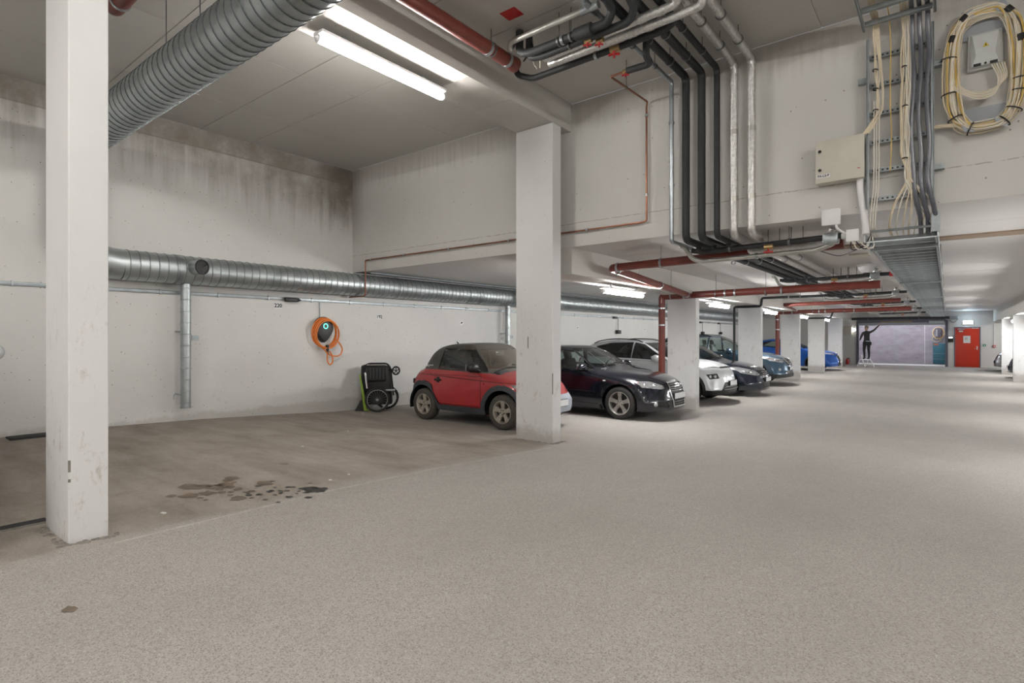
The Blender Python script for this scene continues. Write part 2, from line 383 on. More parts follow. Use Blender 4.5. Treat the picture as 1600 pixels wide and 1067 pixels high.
# beams above the column rows
def beam(x0, x1, y0, y1, z0, z1, segs):
    o = struct(MB().box(x0, x1, y0, y1, z0+.008, z1).build('beam', 'beam_paint', smooth=False))
    ss = [y0]+[s for s in segs if y0 < s < y1]+[y1]
    for a, b in zip(ss, ss[1:]): MB().box(x0, x1, a+.003, b-.003, z0, z0+.008).build('soffit_panel', 'beam_paint', o, smooth=False)
    return o
sg = [-7, -4.5, -2, .4, 2.85, 4.75, 5.55]
beam(-5.06, -4.40, YB, YU, 4.69, ZH+.012, sg); beam(1.87, 2.5, YB, YU, 4.69, ZH+.012, sg)
sl = [9.6, 12.1, 15, 17.6, 20.5, 23, 26, 28.6, 31.5, 34, 36]
beam(-5.06, -4.40, YU+.02, YF, 2.58, ZL+.012, sl); beam(1.87, 2.5, YU+.02, YF, 2.40, ZL+.012, sl)
tag(MB().box(-4.38, 1.85, 9.28, 9.62, ZL-.02, ZL-.0005).build('trim_2', 'brown_strip', smooth=False), kind='structure')
# columns
COLY = [1.01, 6.51, 12.20, 17.67, 23.17, 28.53, 34.0]
lab = ['tall white concrete column beside the drain channel, corner chipped', 'tall white concrete column standing before the small red car',
       'white concrete column with red downpipe beside black hatchback', 'white concrete column with black pipe beside its edge',
       'white concrete column with red downpipe beside the blue-grey SUV', 'white concrete column in front of the bright blue car', 'white concrete column nearest the roller gate and electric cabinet']
def column(x0, x1, y0, y1, z1, label, group):
    z0 = zf(y0)-.05
    t = thing('concrete_column', label, 'column', (x0, y0, zf(y0)), 0, group)
    w, d, h = x1-x0, y1-y0, z1-zf(y0)
    mb = MB(); c = .006
    mb.prism([(c,0,-.05),(w-c,0,-.05),(w,c,-.05),(w,d-c,-.05),(w-c,d,-.05),(c,d,-.05),(0,d-c,-.05),(0,c,-.05)], (0,0,h+.045))
    mb.build('shaft', 'column_paint', t, smooth=False)
    return t
for i, y in enumerate(COLY):
    w = .55 if i == 0 else .66
    t = column(-4.40-w, -4.40, y, y+.215, 4.69 if i < 2 else 2.58, lab[i], 'columns along the parking bays')
    if i < 2:   # rough mortar skirt at the foot
        sk = MB(); n = 60
        for k in range(n):
            s = random.random(); 
            if s < .55: px, py = w+random.uniform(.0, .05), random.uniform(-.05, .27)
            else: px, py = random.uniform(0, w), random.uniform(-.05, .0)
            r = random.uniform(.006, .017)
            sk.ball((px, py, .0), r*1.3, r*1.3, r*.55, 6, 4)
        tag(sk.build('mortar_crumbs', 'mortar', t), kind='stuff')
for i, y in enumerate([-4.5]): column(-5.06, -4.40, y, y+.215, 4.69, 'tall white concrete column behind the white van', None)
for i, y in enumerate([-.6, 4.9, 10.4, 15.9, 21.4, 26.8, 32.2]):
    column(1.87, 2.5, y, y+.22, 4.69 if y < 7 else 2.40, ('tall white concrete column on the far side of the driving aisle' if y < 7 else 'white concrete column under the low ceiling opposite the parked row'), 'columns across the aisle')
# thin slot and chips on the near columns
# ---------------------------------------------------------------- fluorescent fixtures
def fixture(x, y0, y1, z, label, group, drop=.06, r=.040, glow='tube_glow'):
    t = thing('fluorescent_lamp', label, 'lamp', (x, (y0+y1)/2, z), 0, group); L = (y1-y0)/2
    MB().box(-.078, .078, -L+.02, L-.02, -.034, -.002).build('housing', 'white_plastic', t, bevel=.006)
    for s in (-1, 1):
        MB().box(-.012, .012, s*L*.62-.03, s*L*.62+.03, -.006, drop-.0).build('hanger_clip', 'galv', t)
        MB().lathe([(0, r*.8), (.03, r*1.05), (.035, r*.6), (.06, r*.35)], (0, s*(L-.045), -.078), (0, s, 0), 14).build('end_cap', 'white_plastic', t)
    n = 12; d = MB(); pts = [(0, -L+.04+(2*L-.08)*i/8, -.078) for i in range(9)]
    d.tube(pts, r, n); d.build('diffuser', glow, t)
    return t
fixture(-4.80, 3.02, 4.74, 4.62, 'long glowing tube light under the high beam', None)
for k, (y0, x) in enumerate(((-2.6, -4.8), (-8.0, -4.8))): fixture(x, y0, y0+1.7, 4.62, 'long tube light under the high beam behind the white van', 'high lamps over the bays')
for y0 in (3.0, -.6, -4.2, -7.9): fixture(2.18, y0, y0+1.7, 4.62, 'long tube light under the beam across the aisle', 'high lamps across the aisle')
for k, y0 in enumerate((8.5, 13.9, 19.3, 24.7, 30.2)):
    fixture(-4.70, y0, y0+1.6, 2.515, ['tube light under the beam between the red car and the diagonal red pipe', 'tube light under the low beam above the white car', 'tube light under the low beam above the blue-grey SUV', 'tube light under the low beam beside the second red downpipe', 'tube light under the low beam above the bright blue car'][k], 'low lamps along the bays', glow='tube_glow_low')
for y0 in (7.9, 13.4, 18.9, 24.4, 29.9): fixture(2.18, y0, y0+1.6, 2.335, 'tube light under the low beam opposite the parked row', 'low lamps across the aisle', glow='tube_glow_low')
fixture(4.6, 35.2, 36.8, ZL-.06, 'tube light in the far bay beside the far wall', None, glow='tube_glow_low')  # unseen lamp added behind the columns to lift the far wall
for y0 in (-7.6, -4.3, -1.0): fixture(-1.25, y0, y0+1.7, 5.035, 'long tube light on the high ceiling over the driving aisle', 'high lamps over the aisle')  # unseen lamps added to brighten the foreground floor and walls
fixture(-3.6, 38.5, 40.1, 3.14, 'tube light on the ramp ceiling behind the gate', 'ramp lamps', glow='tube_glow_ramp'); fixture(-.8, 38.5, 40.1, 3.14, 'tube light on the ramp ceiling behind the gate', 'ramp lamps', glow='tube_glow_ramp')  # lamps added out of sight to light the wall behind the gate
# ---------------------------------------------------------------- spiral ducts
def seams(path, r, pitch=.125, n=24):
    mb = MB()
    for a, b in zip(path, path[1:]):
        a, b = Vector(a), Vector(b); L = (b-a).length; k = max(1, int(L/pitch)); d = (b-a).normalized()
        for i in range(k):
            t = (i+.5)*L/k; mb.lathe([(-.0035, r-.004), (-.0035, r+.0075), (.0035, r+.0075), (.0035, r-.004)], a+d*t, d, n, False)
    return mb
def duct(path, r, n=24, pitch=.125, bend=None):
    """corrugated round duct along a polyline with a raised seam every `pitch`"""
    mb = MB()
    for a, b in zip(path, path[1:]):
        a, b = Vector(a), Vector(b); L = (b-a).length; k = max(1, int(L/pitch)); prof = [(0, r)]
        for i in range(k):
            t = (i+.5)*L/k; prof += [(t-.010, r), (t-.005, r+.006), (t+.005, r+.006), (t+.010, r)]
        prof.append((L, r)); mb.lathe(prof, a, b-a, n)
    return mb
def elbow(p0, c, p1, r, n=24, seg=7):
    return MB().tube([Vector(p0)*(1-t)**2+Vector(c)*2*t*(1-t)+Vector(p1)*t*t for t in [i/seg for i in range(seg+1)]], r, n)
R_ = .225; DXc, DZc = -9.53, 2.70
t = thing('ventilation_duct', 'galvanized spiral duct running the length of the left wall and climbing across the ceiling', 'duct', (DXc, 7, DZc))
P0 = Vector(t.location)
def loc(mb, P): mb.v = [tuple(Vector(p)-P) for p in mb.v]; return mb
q_ = loc(MB().lathe([(.15*i, R_) for i in range(46)], (-8.95, 2.25, 4.28), (1,0,0), 28), P0).build('cross_duct', 'galv_duct', t)
tag(loc(seams([(-8.95, 2.25, 4.28), (-2.2, 2.25, 4.28)], R_), P0).build('spiral_seam', 'seam_dark', q_), kind='stuff')
loc(duct([(DXc, 2.25, 3.2), (DXc, 2.25, 3.8)], R_), P0).build('riser_duct', 'galv_duct', t)
loc(elbow((DXc, 2.25, 3.8), (DXc, 2.25, 4.28), (-8.95, 2.25, 4.28), R_), P0).build('elbow', 'galv_duct', t)
loc(elbow((DXc, 2.25, 3.2), (DXc, 2.25, DZc), (DXc, 2.80, DZc), R_), P0).build('elbow', 'galv_duct', t)
yy = 2.80
for ye in (3.55, 6.9, 10.2, 13.5, 16.8, 20.1, 23.4, 26.7, 30.0, 33.3, 36.6):
    q_ = loc(duct([(DXc, yy, DZc), (DXc, ye, DZc)], R_), P0).build('duct_section', 'galv_duct', t)
    if ye < 15: tag(loc(seams([(DXc, yy, DZc), (DXc, ye, DZc)], R_), P0).build('spiral_seam', 'seam_dark', q_), kind='stuff')
    loc(MB().lathe([(-.03, R_+.002), (-.03, R_+.009), (.03, R_+.009), (.03, R_+.002)], (DXc, ye, DZc), (0,1,0), 24, False), P0).build('joint_band', 'galv', t)
    yy = ye
for y in (3.72, 11.95):   # tee with open grille mouth and drop pipe
    b = loc(MB().cyl((DXc+.12, y, DZc+.03), (DXc+.36, y+.06, DZc+.03), .115, 20), P0).build('branch_mouth', 'galv_duct', t)
    g = MB(); c_ = Vector((DXc+.365, y+.062, DZc+.03)); g.torus(c_, (.24, .06, 0), .108, .014, 20, 6)
    for k in range(3):
        a = 2*PI*k/3+.5; g.cyl(c_, c_+Vector((0, math.cos(a)*.105, math.sin(a)*.105)), .006, 6)
    g.cyl(c_-Vector((.002,.0005,0)), c_+Vector((.002,.0005,0)), .108, 16)
    loc(g, P0).build('mouth_grille', 'black_plastic', b)
    d = loc(duct([(DXc-.02, y-.03, .50), (DXc-.02, y-.03, DZc-.20)], .074, 18, .17), P0).build('drop_pipe', 'galv_duct', t)
    loc(MB().lathe([(0,.079),(.03,.079)], (DXc-.02, y-.03, .50), (0,0,1), 18), P0).build('rim_band', 'galv_dull', d)
    k = MB(); k.box(DXc+.0, DXc+.02, y+.05, y+.15, 1.58, 1.66); loc(k, P0).build('damper_plate', 'galv_dull', d)
    for z in (1.72, .72):
        k = MB(); k.tube([(DXc-.02, y-.10, z), (DXc-.10, y-.10, z), (XL, y-.10, z)], .010, 6); loc(k, P0).build('wall_bracket', 'galv_dull', d)
    k = MB(); k.tube(fillet([(DXc+.03, y-.11, .72), (DXc+.03, y-.22, .74), (DXc+.03, y-.22, .66)], .02, 3), .008, 6); loc(k, P0).build('hook', 'galv_dull', d)
hg = MB()
for (x, y) in ((-8.3, 2.25), (-6.3, 2.25), (-5.5, 2.25), (-3.4, 2.25)):
    k = MB(); k.cyl((x, y, 4.28+R_), (x, y, ZH), .005, 6); loc(k, P0).build('hanger', 'steel_rod', t)
for y in (7.9, 10.6, 13.4, 16, 19, 22): 
    k = MB(); k.cyl((DXc, y, DZc+R_), (DXc, y, ZL), .006, 6); k.torus((DXc, y, DZc), (0,1,0), R_+.006, .006, 24, 5); loc(k, P0).build('hanger', 'galv', t)
tag(MB().tube([(-9.2, 7.02, ZL-.035), (-9.2, YF-.1, ZL-.035)], .022, 8).build('thin_conduit', 'galv_dull'), 'thin grey conduit along the low ceiling above the duct', 'conduit')
# wall trunking with clips
t = thing('cable_trunking', 'flat grey cable trunking along the left wall below the duct', 'trunking', (XL+.004, 0, 2.35))
MB().box(0, .022, YB+.2, YF-.2, -.028, .028).build('channel', 'galv_dull', t, bevel=.004)
mb = MB()
mb.box(.020, .026, YB+.2, YF-.2, .004, .010); mb.build('lip', 'galv', t)
y = -1.0
clip = MB().box(0, .034, -.009, .009, -.040, .040).build('clip', 'galv', t, bevel=.003); clip.location = (0, -1.9, 0); clip = clip.data
while y < 37: inst('clip', clip, t, (0, y, 0)); y += .88
def wall_socket(y, label, drop=None):
    t = thing('charging_connector', label, 'connector', (XL+.03, y, 2.335), 0, 'black connectors on the wall trunking')
    MB().box(0, .075, -.14, .10, -.042, .042).build('housing', 'black_plastic', t, bevel=.014)
    MB().lathe([(0, .040), (.03, .036), (.05, .022), (.075, .016)], (.037, .10, 0), (0,1,0), 14).build('gland', 'black_plastic', t)
    if drop:
        MB().tube(fillet([(.037, .17, 0), (.037, .24, 0), (.037, .24, -drop)], .03), .011, 8).build('drop_cable', 'black_plastic', t)
        MB().box(.0, .12, .10, .36, -drop-.10, -drop+.04).build('plug_box', 'black_plastic', t, bevel=.03)
wall_socket(5.60, 'black connector box on trunking above the sign 220')
wall_socket(18.5, 'black connector on trunking with cable dropping behind the white car', .50)
wall_socket(27.6, 'black connector on trunking with cable dropping behind the blue-grey SUV', .5)
wall_socket(30.4, 'black connector on trunking with cable dropping behind the blue-grey SUV', .5)
def sign(y, z, txt, label, tilt=0, w=.15):
    t = thing('bay_sign', label, 'sign', (XL+.002, y, z))
    t.rotation_euler = (tilt, 0, 0)
    MB().box(0, .003, -w/2, w/2, -.05, .05).build('plate', 'white_plastic' , t)
    if not txt:
        MB().box(.003, .0042, -w*.3, w*.25, -.018, .022).build('worn_print', 'ink', t); return
    text('number', txt, .10, Matrix.Translation((.0035, 0, 0)) @ Matrix(((0,0,1,0),(1,0,0,0),(0,1,0,0),(0,0,0,1))), 'ink', t)
sign(5.36, 2.215, '220', 'small white bay number sign reading 220 under the trunking')
sign(7.69, 2.07, '192', 'small white bay number sign reading 192 above the folded trailer')
sign(10.3, 1.99, '', 'small curled bay number sign above the small red car', .5, .11)
sign(15.95, 1.93, '', 'small bay number sign on wall above black hatchback', .4, .11)
sign(21.2, 1.92, '', 'small bay number sign on wall above the white car', 0, .13)
# ---------------------------------------------------------------- pipes
def pipe(name, label, path, r, mat, bend=.06, n=12, cat='pipe', group=None, clamps=(), clampmat='galv', hang=()):
    p0 = Vector(path[0]); t = thing(name, label, cat, p0, 0, group)
    pts = fillet([Vector(p)-p0 for p in path], bend, 6)
    MB().tube(pts, r, n).build('pipe_run', mat, t)
    for (c, ax) in clamps:
        c = Vector(c)-p0; MB().lathe([(-.016, r), (-.016, r+.010), (.016, r+.010), (.016, r)], c, ax, 16, False).build('clamp', clampmat, t)
    for (c, ztop) in hang:
        c = Vector(c)-p0; k = MB(); k.cyl(c, (c.x, c.y, ztop-p0.z), .005, 6); k.lathe([(-.012, r), (-.012, r+.008), (.012, r+.008), (.012, r)], c, (0,1,0) if abs((Vector(path[1])-Vector(path[0])).normalized().y) > .7 else (1,0,0), 16, False)
        k.build('hanger', 'steel_rod', t)
    return t
PW = 6.87; ZR = 4.935; ZQ = 2.87
def riser(x, r, mat, label, name, y_end=5.5, yfar=36.0, clampz=()):
    path = [(x, y_end, ZR), (x, PW, ZR), (x, PW, ZQ), (x, yfar, ZQ)]
    return pipe(name, label, path, r, mat, .05 if r < .03 else .09, 14, hang=[((x, y, ZR), ZH) for y in (5.75, 6.35) if y > y_end], clamps=[((x, PW, z), (0,0,1)) for z in clampz]+[((x, y, ZQ), (0,1,0)) for y in (9.5, 14.5, 20, 26)])
riser(-2.795, .027, 'galv', 'thin galvanized pipe running down the upper wall', 'galvanized_pipe', .5, 7.6, (3.6, 4.4))
riser(-2.605, .047, 'rubber_foam', 'thick black insulated pipe next to the thin galvanized pipe', 'insulated_pipe', 1.0)
riser(-2.405, .047, 'rubber_foam', 'thick black insulated pipe in the middle of the three risers', 'insulated_pipe', 1.5)
riser(-2.217, .036, 'rubber_foam', 'slimmer black insulated pipe beside the foil-wrapped pipes', 'insulated_pipe', .8)
f5 = riser(-2.018, .046, 'foil', 'foil-wrapped pipe beside the slim black pipe', 'foil_pipe', 4.95)
f6 = riser(-1.817, .046, 'foil', 'outermost foil-wrapped pipe on the upper wall', 'foil_pipe', 5.15)
for f in (f5, f6):
    for z in (4.1, 3.3): MB().lathe([(-.03, .046), (-.03, .050), (.03, .050), (.03, .046)], Vector((f.location.x, PW, z))-f.location, (0,0,1), 14, False).build('tape_band', 'foil_wrap', f)
# cross pipes under the ceiling
def valve(parent, c, ax, big=1.):
    c = Vector(c)-parent.location; v = MB().cyl(c-Vector(ax)*.05*big, c+Vector(ax)*.05*big, .034*big, 10).build('valve', 'brass', parent)
    k = MB(); k.cyl(c, c+Vector((0,-.03,-.06))*big, .010, 6)
    for a in range(4): q = PI/2*a+.4; k.cyl(c+Vector((0,-.03,-.06))*big, c+Vector((0,-.03,-.06))*big+Vector((math.cos(q)*.055, math.sin(q)*.05, -.01))*big, .013*big, 6)
    k.build('handle', 'red_plastic', v)
pb = pipe('insulated_pipe', 'black insulated cross pipe with red valve hung lowest under the ceiling', [(-4.16, 5.36, 5.05), (-4.16, 5.36, 4.86), (-3.98, 5.46, 4.80), (-2.30, 5.46, 4.815), (-2.20, 5.46, 4.86), (-2.217, 5.5, 4.92)], .036, 'rubber_foam', .07, clamps=[((-3.1, 5.46, 4.807), (1,0,0))])
valve(pb, (-2.86, 5.46, 4.805), (1,0,0), 1.15)
pipe('insulated_pipe', 'black insulated pipe turning down from ceiling to the copper pipe', [(-2.62, 5.72, 4.90), (-2.62, 5.72, 4.74), (-2.62, 5.85, 4.72), (-2.92, 5.86, 4.73)], .038, 'rubber_foam', .07)
pc = pipe('copper_pipe', 'thin copper pipe crossing the upper wall and dropping behind the duct', [(-2.90, 5.86, 4.73), (-3.14, 5.87, 4.73), (-3.165, 6.95, 4.80), (-3.179, 6.955, 4.74), (-3.179, 6.955, 3.20), (-3.26, 6.955, 3.19), (-9.28, 6.955, 3.19), (-9.28, 6.955, 2.50), (-9.30, 6.93, 2.46), (-9.72, 6.88, 2.45)], .013, 'copper', .03, 10,
          clamps=[((-3.179, 6.955, 3.55), (0,0,1)), ((-4.1, 6.955, 3.19), (1,0,0)), ((-5.55, 6.955, 3.19), (1,0,0)), ((-6.9, 6.955, 3.19), (1,0,0)), ((-8.1, 6.955, 3.19), (1,0,0)), ((-9.1, 6.955, 3.19), (1,0,0)), ((-3.179, 6.955, 4.62), (0,0,1))], hang=[((-3.15, 6.3, 4.755), ZH)])
valve(pc, (-2.93, 5.86, 4.73), (1,0,0), .8)
p1 = pipe('insulated_pipe', 'black insulated cross pipe with thicker sleeve beside the galvanized one', [(-3.78, 4.93, 5.08), (-3.78, 4.93, 4.83), (-3.62, 4.93, 4.79), (-2.66, 4.93, 4.79), (-2.60, 4.90, 4.88), (-2.6, 4.75, 4.93)], .043, 'rubber_foam', .08, clamps=[((-3.2, 4.93, 4.79), (1,0,0))], hang=[((-3.25, 4.93, 4.79), ZH), ((-3.1, 4.93, 4.79), ZH)])
loc(MB().lathe([(0, .044), (.005, .062), (.2, .066), (.205, .044)], (-3.05, 4.93, 4.79), (1,0,0), 14, False), p1.location).build('sleeve', 'rubber_foam', p1)
p2 = pipe('insulated_pipe', 'black insulated cross pipe running beside the foil-wrapped ones', [(-3.72, 5.03, 5.08), (-3.72, 5.03, 4.80), (-3.55, 5.03, 4.765), (-2.48, 5.03, 4.775), (-2.41, 5.0, 4.87), (-2.41, 4.85, 4.93)], .040, 'rubber_foam', .08, hang=[((-3.18, 5.03, 4.77), ZH)])
valve(p2, (-2.95, 5.03, 4.74), (1,0,0), .8)
p3 = pipe('foil_pipe', 'foil-wrapped cross pipe nearer the black pair', [(-3.58, 5.13, 4.79), (-2.16, 5.13, 4.83), (-2.03, 5.13, 4.84), (-2.018, 5.05, 4.90), (-2.018, 4.9, 4.93)], .043, 'foil', .09)
valve(p3, (-2.85, 5.10, 4.74), (1,0,0), .8)
pipe('foil_pipe', 'foil-wrapped cross pipe nearer the lowest black pipe', [(-3.60, 5.26, 4.785), (-1.98, 5.26, 4.80), (-1.83, 5.26, 4.815), (-1.817, 5.20, 4.90), (-1.817, 5.1, 4.93)], .043, 'foil', .09)
pg = pipe('galvanized_pipe', 'galvanized cross pipe ending in an elbow by the red cast pipe', [(-3.86, 4.97, 5.05), (-3.86, 4.86, 4.86), (-3.80, 4.78, 4.90), (-2.83, 4.80, 4.92)], .031, 'foil_wrap', .05)
loc(MB().cyl((-2.90, 4.8, 4.918), (-2.70, 4.8, 4.922), .040, 12), pg.location).build('coupling', 'galv', pg)
loc(MB().cyl((-2.795, 4.68, 4.93), (-2.795, 4.93, 4.93), .036, 12), pg.location).build('tee', 'galv', pg)
t = pipe('cast_iron_pipe', 'dark red cast pipe along the high beam with an end cap', [(-4.02, -8.0, 4.86), (-4.02, 5.10, 4.86)], .076, 'cast_red', .1, 20, hang=[((-4.02, 4.72, 4.86), ZH), ((-4.02, 3.0, 4.86), ZH)])
for y in (4.66, 5.0): loc(MB().lathe([(-.02, .076), (-.02, .084), (.02, .084), (.02, .076)], (-4.02, y, 4.86), (0,1,0), 18, False), t.location).build('clamp', 'galv', t)
loc(MB().lathe([(0, .078), (.05, .086), (.11, .086), (.13, .05)], (-4.02, 5.05, 4.86), (0,1,0), 18), t.location).build('end_cap', 'cast_red', t)
t = pipe('cast_iron_pipe', 'dark red cast pipe with bright clamp hung above the galvanized duct', [(-6.52, 1.85, 5.10), (-6.50, 1.85, 4.90), (-5.35, 1.85, 4.90), (-5.33, 1.85, 5.10)], .082, 'cast_red', .07, 20, clamps=[((-6.30, 1.85, 4.90), (1,0,0))])
# loose wires and a small junction around the pipe ends
t = thing('wire_bundle', 'loose thin wires hanging by the cross pipe ends', 'wires', (-3.75, 5.1, 4.95))
for k in range(5):
    pts = [(0, 0, .12)]+[(.05*math.sin(k*1.7+i), .04*i*(1 if k % 2 else -.5), .05-.055*i) for i in range(5)]
    MB().tube(fillet(pts, .03, 4), .006, 6).build('wire', ('black_plastic', 'white_cable')[k % 2], t)
tag(MB().box(-3.76, -3.56, 4.55, 4.72, ZH-.004, ZH-.0005).build('red_marker', 'red_plastic'), 'small red square marker stuck on the high ceiling', 'marker')
# lower red cast pipes and manifolds
def cross_red(y, xe, label, z=2.55, x_in=-.95, drop=True):
    path = [(-5.12, y, .55), (-5.12, y, z), (x_in, y, z+.04)] if drop else [(xe, y, z), (x_in, y, z+.04)]
    t = pipe('cast_iron_pipe', label, path, .074 if drop else .07, 'cast_red', .05, 18, group=None, clamps=[((x, y, z+.01), (1,0,0)) for x in (-4.9, -4.6, -3.7, -3.5, -2.6)]+([((-5.12, y, 2.28), (0,0,1)), ((-5.12, y, 1.9), (0,0,1))] if drop else []), hang=[((-3.9, y, z), ZL), ((-2.9, y, z), ZL)])
    return t
cross_red(12.02, 0, 'red cast pipe crossing in front of column and dropping beside the black hatchback')
t = pipe('cast_iron_pipe', 'red cast pipe elbowed under the upper wall and running diagonally to the beam', [(-.98, 7.72, 2.77), (-4.12, 7.72, 2.71), (-4.47, 11.98, 2.545)], .062, 'cast_red', .10, 18,
    clamps=[((-4.0, 7.71, 2.712), (1,0,0)), ((-3.3, 7.72, 2.725), (1,0,0)), ((-4.135, 7.95, 2.70), (0,1,0)), ((-4.3, 10.0, 2.62), (0,1,0)), ((-4.45, 11.75, 2.555), (0,1,0))], hang=[((-3.3, 7.72, 2.725), ZL), ((-4.22, 8.9, 2.665), ZL), ((-4.36, 10.7, 2.595), ZL)])
cross_red(22.95, 0, 'red cast pipe crossing beside the blue-grey SUV and dropping at column')
pipe('cast_iron_pipe', 'red cast pipe running diagonally above the blue-grey SUV', [(-1.1, 20.3, 2.74), (-4.40, 20.6, 2.72), (-4.47, 22.9, 2.60)], .062, 'cast_red', .1, 16, hang=[((-3.2, 20.5, 2.73), ZL)])
t = pipe('insulated_pipe', 'black insulated pipe stepping down beside the column between white and blue cars', [(-5.14, 17.55, .5), (-5.14, 17.55, 2.54), (-4.36, 17.52, 2.54), (-4.33, 17.5, 2.78), (-2.6, 17.5, 2.78)], .036, 'rubber_foam', .06, clamps=[((-3.6, 17.5, 2.78), (1,0,0))], hang=[((-3.3, 17.5, 2.78), ZL)])
pipe('insulated_pipe', 'black insulated pipe under the low beam near the bright blue car', [(-5.0, 28.2, 2.46), (-4.1, 28.2, 2.46), (-4.0, 28.2, 2.72), (-2.6, 28.2, 2.74)], .036, 'rubber_foam', .06)
MW = ['under the upper wall', 'beside the black hatchback', 'beside the column with black pipe', 'above the blue-grey SUV', 'before the bright blue car', 'nearest the roller gate']
def manifold(y, n):
    blk = pipe('insulated_pipe', 'black insulated cross pipe below the low ceiling '+MW[n], [(-2.70+.0, y, 2.80), (-2.55, y-.02, 2.765), (-.95, y-.05, 2.80), (-.82, y-.05, 2.80)], .034, 'rubber_foam', .05, group='low cross pipes', hang=[((-1.5, y-.04, 2.79), ZL), ((-2.2, y-.03, 2.775), ZL)])
    for x in (-2.605, -2.405, -2.217): loc(MB().cyl((x, y-.03, ZQ), (x, y-.03, 2.77), .034, 10), blk.location).build('drop_branch', 'rubber_foam', blk)
    valve(blk, (-1.72, y-.08, 2.745), (1,0,0), 1.)
    gp = pipe('galvanized_pipe', 'galvanized cross pipe below the low ceiling '+MW[n], [(-2.795, y-.2, ZQ-.01), (-2.795, y+.0, ZQ-.02), (-2.73, y+.08, 2.70), (-2.6, y+.08, 2.655), (-1.22, y+.08, 2.68), (-1.02, y+.0, 2.73), (-.98, y-.05, 2.86)], .030, 'foil_wrap', .07, group='low cross pipes', clamps=[((-1.9, y+.08, 2.667), (1,0,0))])
    fp = pipe('foil_pipe', 'foil-wrapped cross pipe below the low ceiling '+MW[n], [(-2.018, y+.22, ZQ), (-2.018, y+.22, 2.74), (-1.35, y+.22, 2.75), (-1.12, y+.18, 2.80), (-1.05, y+.1, 2.92)], .040, 'foil', .06, group='low cross pipes')
    k = MB(); k.box(-1.14, -.98, y-.10, y+.06, 2.72, 2.84); loc(k, fp.location).build('junction', 'galv', fp, bevel=.02)
    for q in range(4):
        x = -1.75+q*.13; loc(MB().cyl((x, y+.02, 2.80), (x, y+.02, ZL), .006, 6), gp.location).build('hanger', 'steel_rod', gp)
for i, y in enumerate((7.35, 12.35, 17.6, 22.7, 28.2, 33.4)): manifold(y, i)
pipe('waste_pipe', 'dark horizontal pipe above the roller gate', [(-4.3, 36.9, 2.62), (.1, 36.9, 2.62)], .07, 'rubber_foam', .05, 14, hang=[((-3.5, 36.9, 2.62), ZL), ((-1.2, 36.9, 2.62), ZL)])
tag(MB().box(-1.25, -.98, 10.35, 10.7, ZL-.03, ZL-.0005).build('junction_box', 'box_cream', bevel=.005), 'small cream junction box on the low ceiling', 'box')
t = thing('dome_camera', 'white dome camera on the low ceiling beside the tray', 'camera', (-1.15, 11.85, ZL))
MB().lathe([(0, .15), (.03, .16), (.06, .15)], (0,0,-.001), (0,0,-1), 24).build('base', 'white_plastic', t)
MB().lathe([(0, .14), (.06, .125), (.10, .09), (.125, .05)], (0,0,-.06), (0,0,-1), 24).build('dome', 'white_plastic', t)
MB().lathe([(0, .06), (.02, .05), (.035, .03)], (0,0,-.175), (0,0,-1), 16).build('lens', 'black_plastic', t)
tag(MB().tube(fillet([(-1.5, 8.6, ZL), (-1.45, 8.65, 2.86), (-1.15, 8.6, 2.72), (-.9, 8.4, 2.78), (-.75, 8.0, 2.86)], .1, 6), .006, 6).build('loose_cable', 'grey_cable'), 'thin loose cable sagging below the low ceiling beside the tray', 'cable')
# ---------------------------------------------------------------- cable ladders
LX0, LX1 = -.665, -.105
def rail(mb, p0, p1, h, d):   # C-profile side rail
    pass
t = thing('cable_ladder', 'galvanized vertical cable ladder fixed to the upper wall', 'cable ladder', (0, 6.93, 2.99))
for x, s in ((LX0, 1), (LX1, -1)):
    mb = MB(); mb.box(x-.004, x+.004, -.055, .045, 0, 1.78); mb.box(x, x+s*.022, -.055, -.050, 0, 1.78); mb.build('side_rail', 'galv_dull', t)
    for z in (.32, 1.35):
        k = MB(); k.box(x-s*.085, x, -.01, .06, z, z+.05); k.cyl((x-s*.05, -.02, z+.03), (x-s*.05, .06, z+.03), .008, 6); k.build('wall_clip', 'galv_dull', t)
def rung_mesh():
    mb = MB(); mb.box(LX0+.004, LX1-.004, -.02, .02, -.016, .016); mb.box(LX0+.004, LX1-.004, -.024, -.019, -.022, .022)
    return mb
r0 = rung_mesh().build('rung', 'galv_dull', t); rg = r0.data; r0.location = (0, .02, .10)
hole = MB()
for k in range(12): hole.box(LX0+.04+k*.043, LX0+.058+k*.043, -.0255, -.0235, -.008, .008)
hm = tag(hole.build('rung_slots', 'black_plastic', r0), kind='stuff').data
for k in range(1, 6):
    r_ = inst('rung', rg, t, (0, .02, .10+k*.30)); inst('rung_slots', hm, r_, (0,0,0))['kind'] = 'stuff'
t2 = thing('cable_ladder', 'galvanized cable ladder hung flat under the high ceiling', 'cable ladder', (0, 6.78, 4.86))
for x, s in ((LX0-.02, 1), (LX1+.02, -1)):
    mb = MB(); mb.box(x-.004, x+.004, -7.5, 0, -.05, .05); mb.box(x, x+s*.02, -7.5, 0, -.05, -.045); mb.build('side_rail', 'galv_dull', t2)
for k in range(24):
    r_ = inst('rung', rg, t2, (0, -.12-k*.3, -.03), (PI/2, 0, 0))
for k in range(4):
    for x in (LX0, LX1): MB().cyl((x, -1-k*1.9, .05), (x, -1-k*1.9, ZH-4.86), .006, 6).build('hanger', 'steel_rod', t2)
YT0, YT1, ZT = 6.98, 36.2, 2.70
t3 = thing('cable_tray', 'long galvanized cable tray hung below the low ceiling along the aisle', 'cable tray', (0, YT0, ZT))
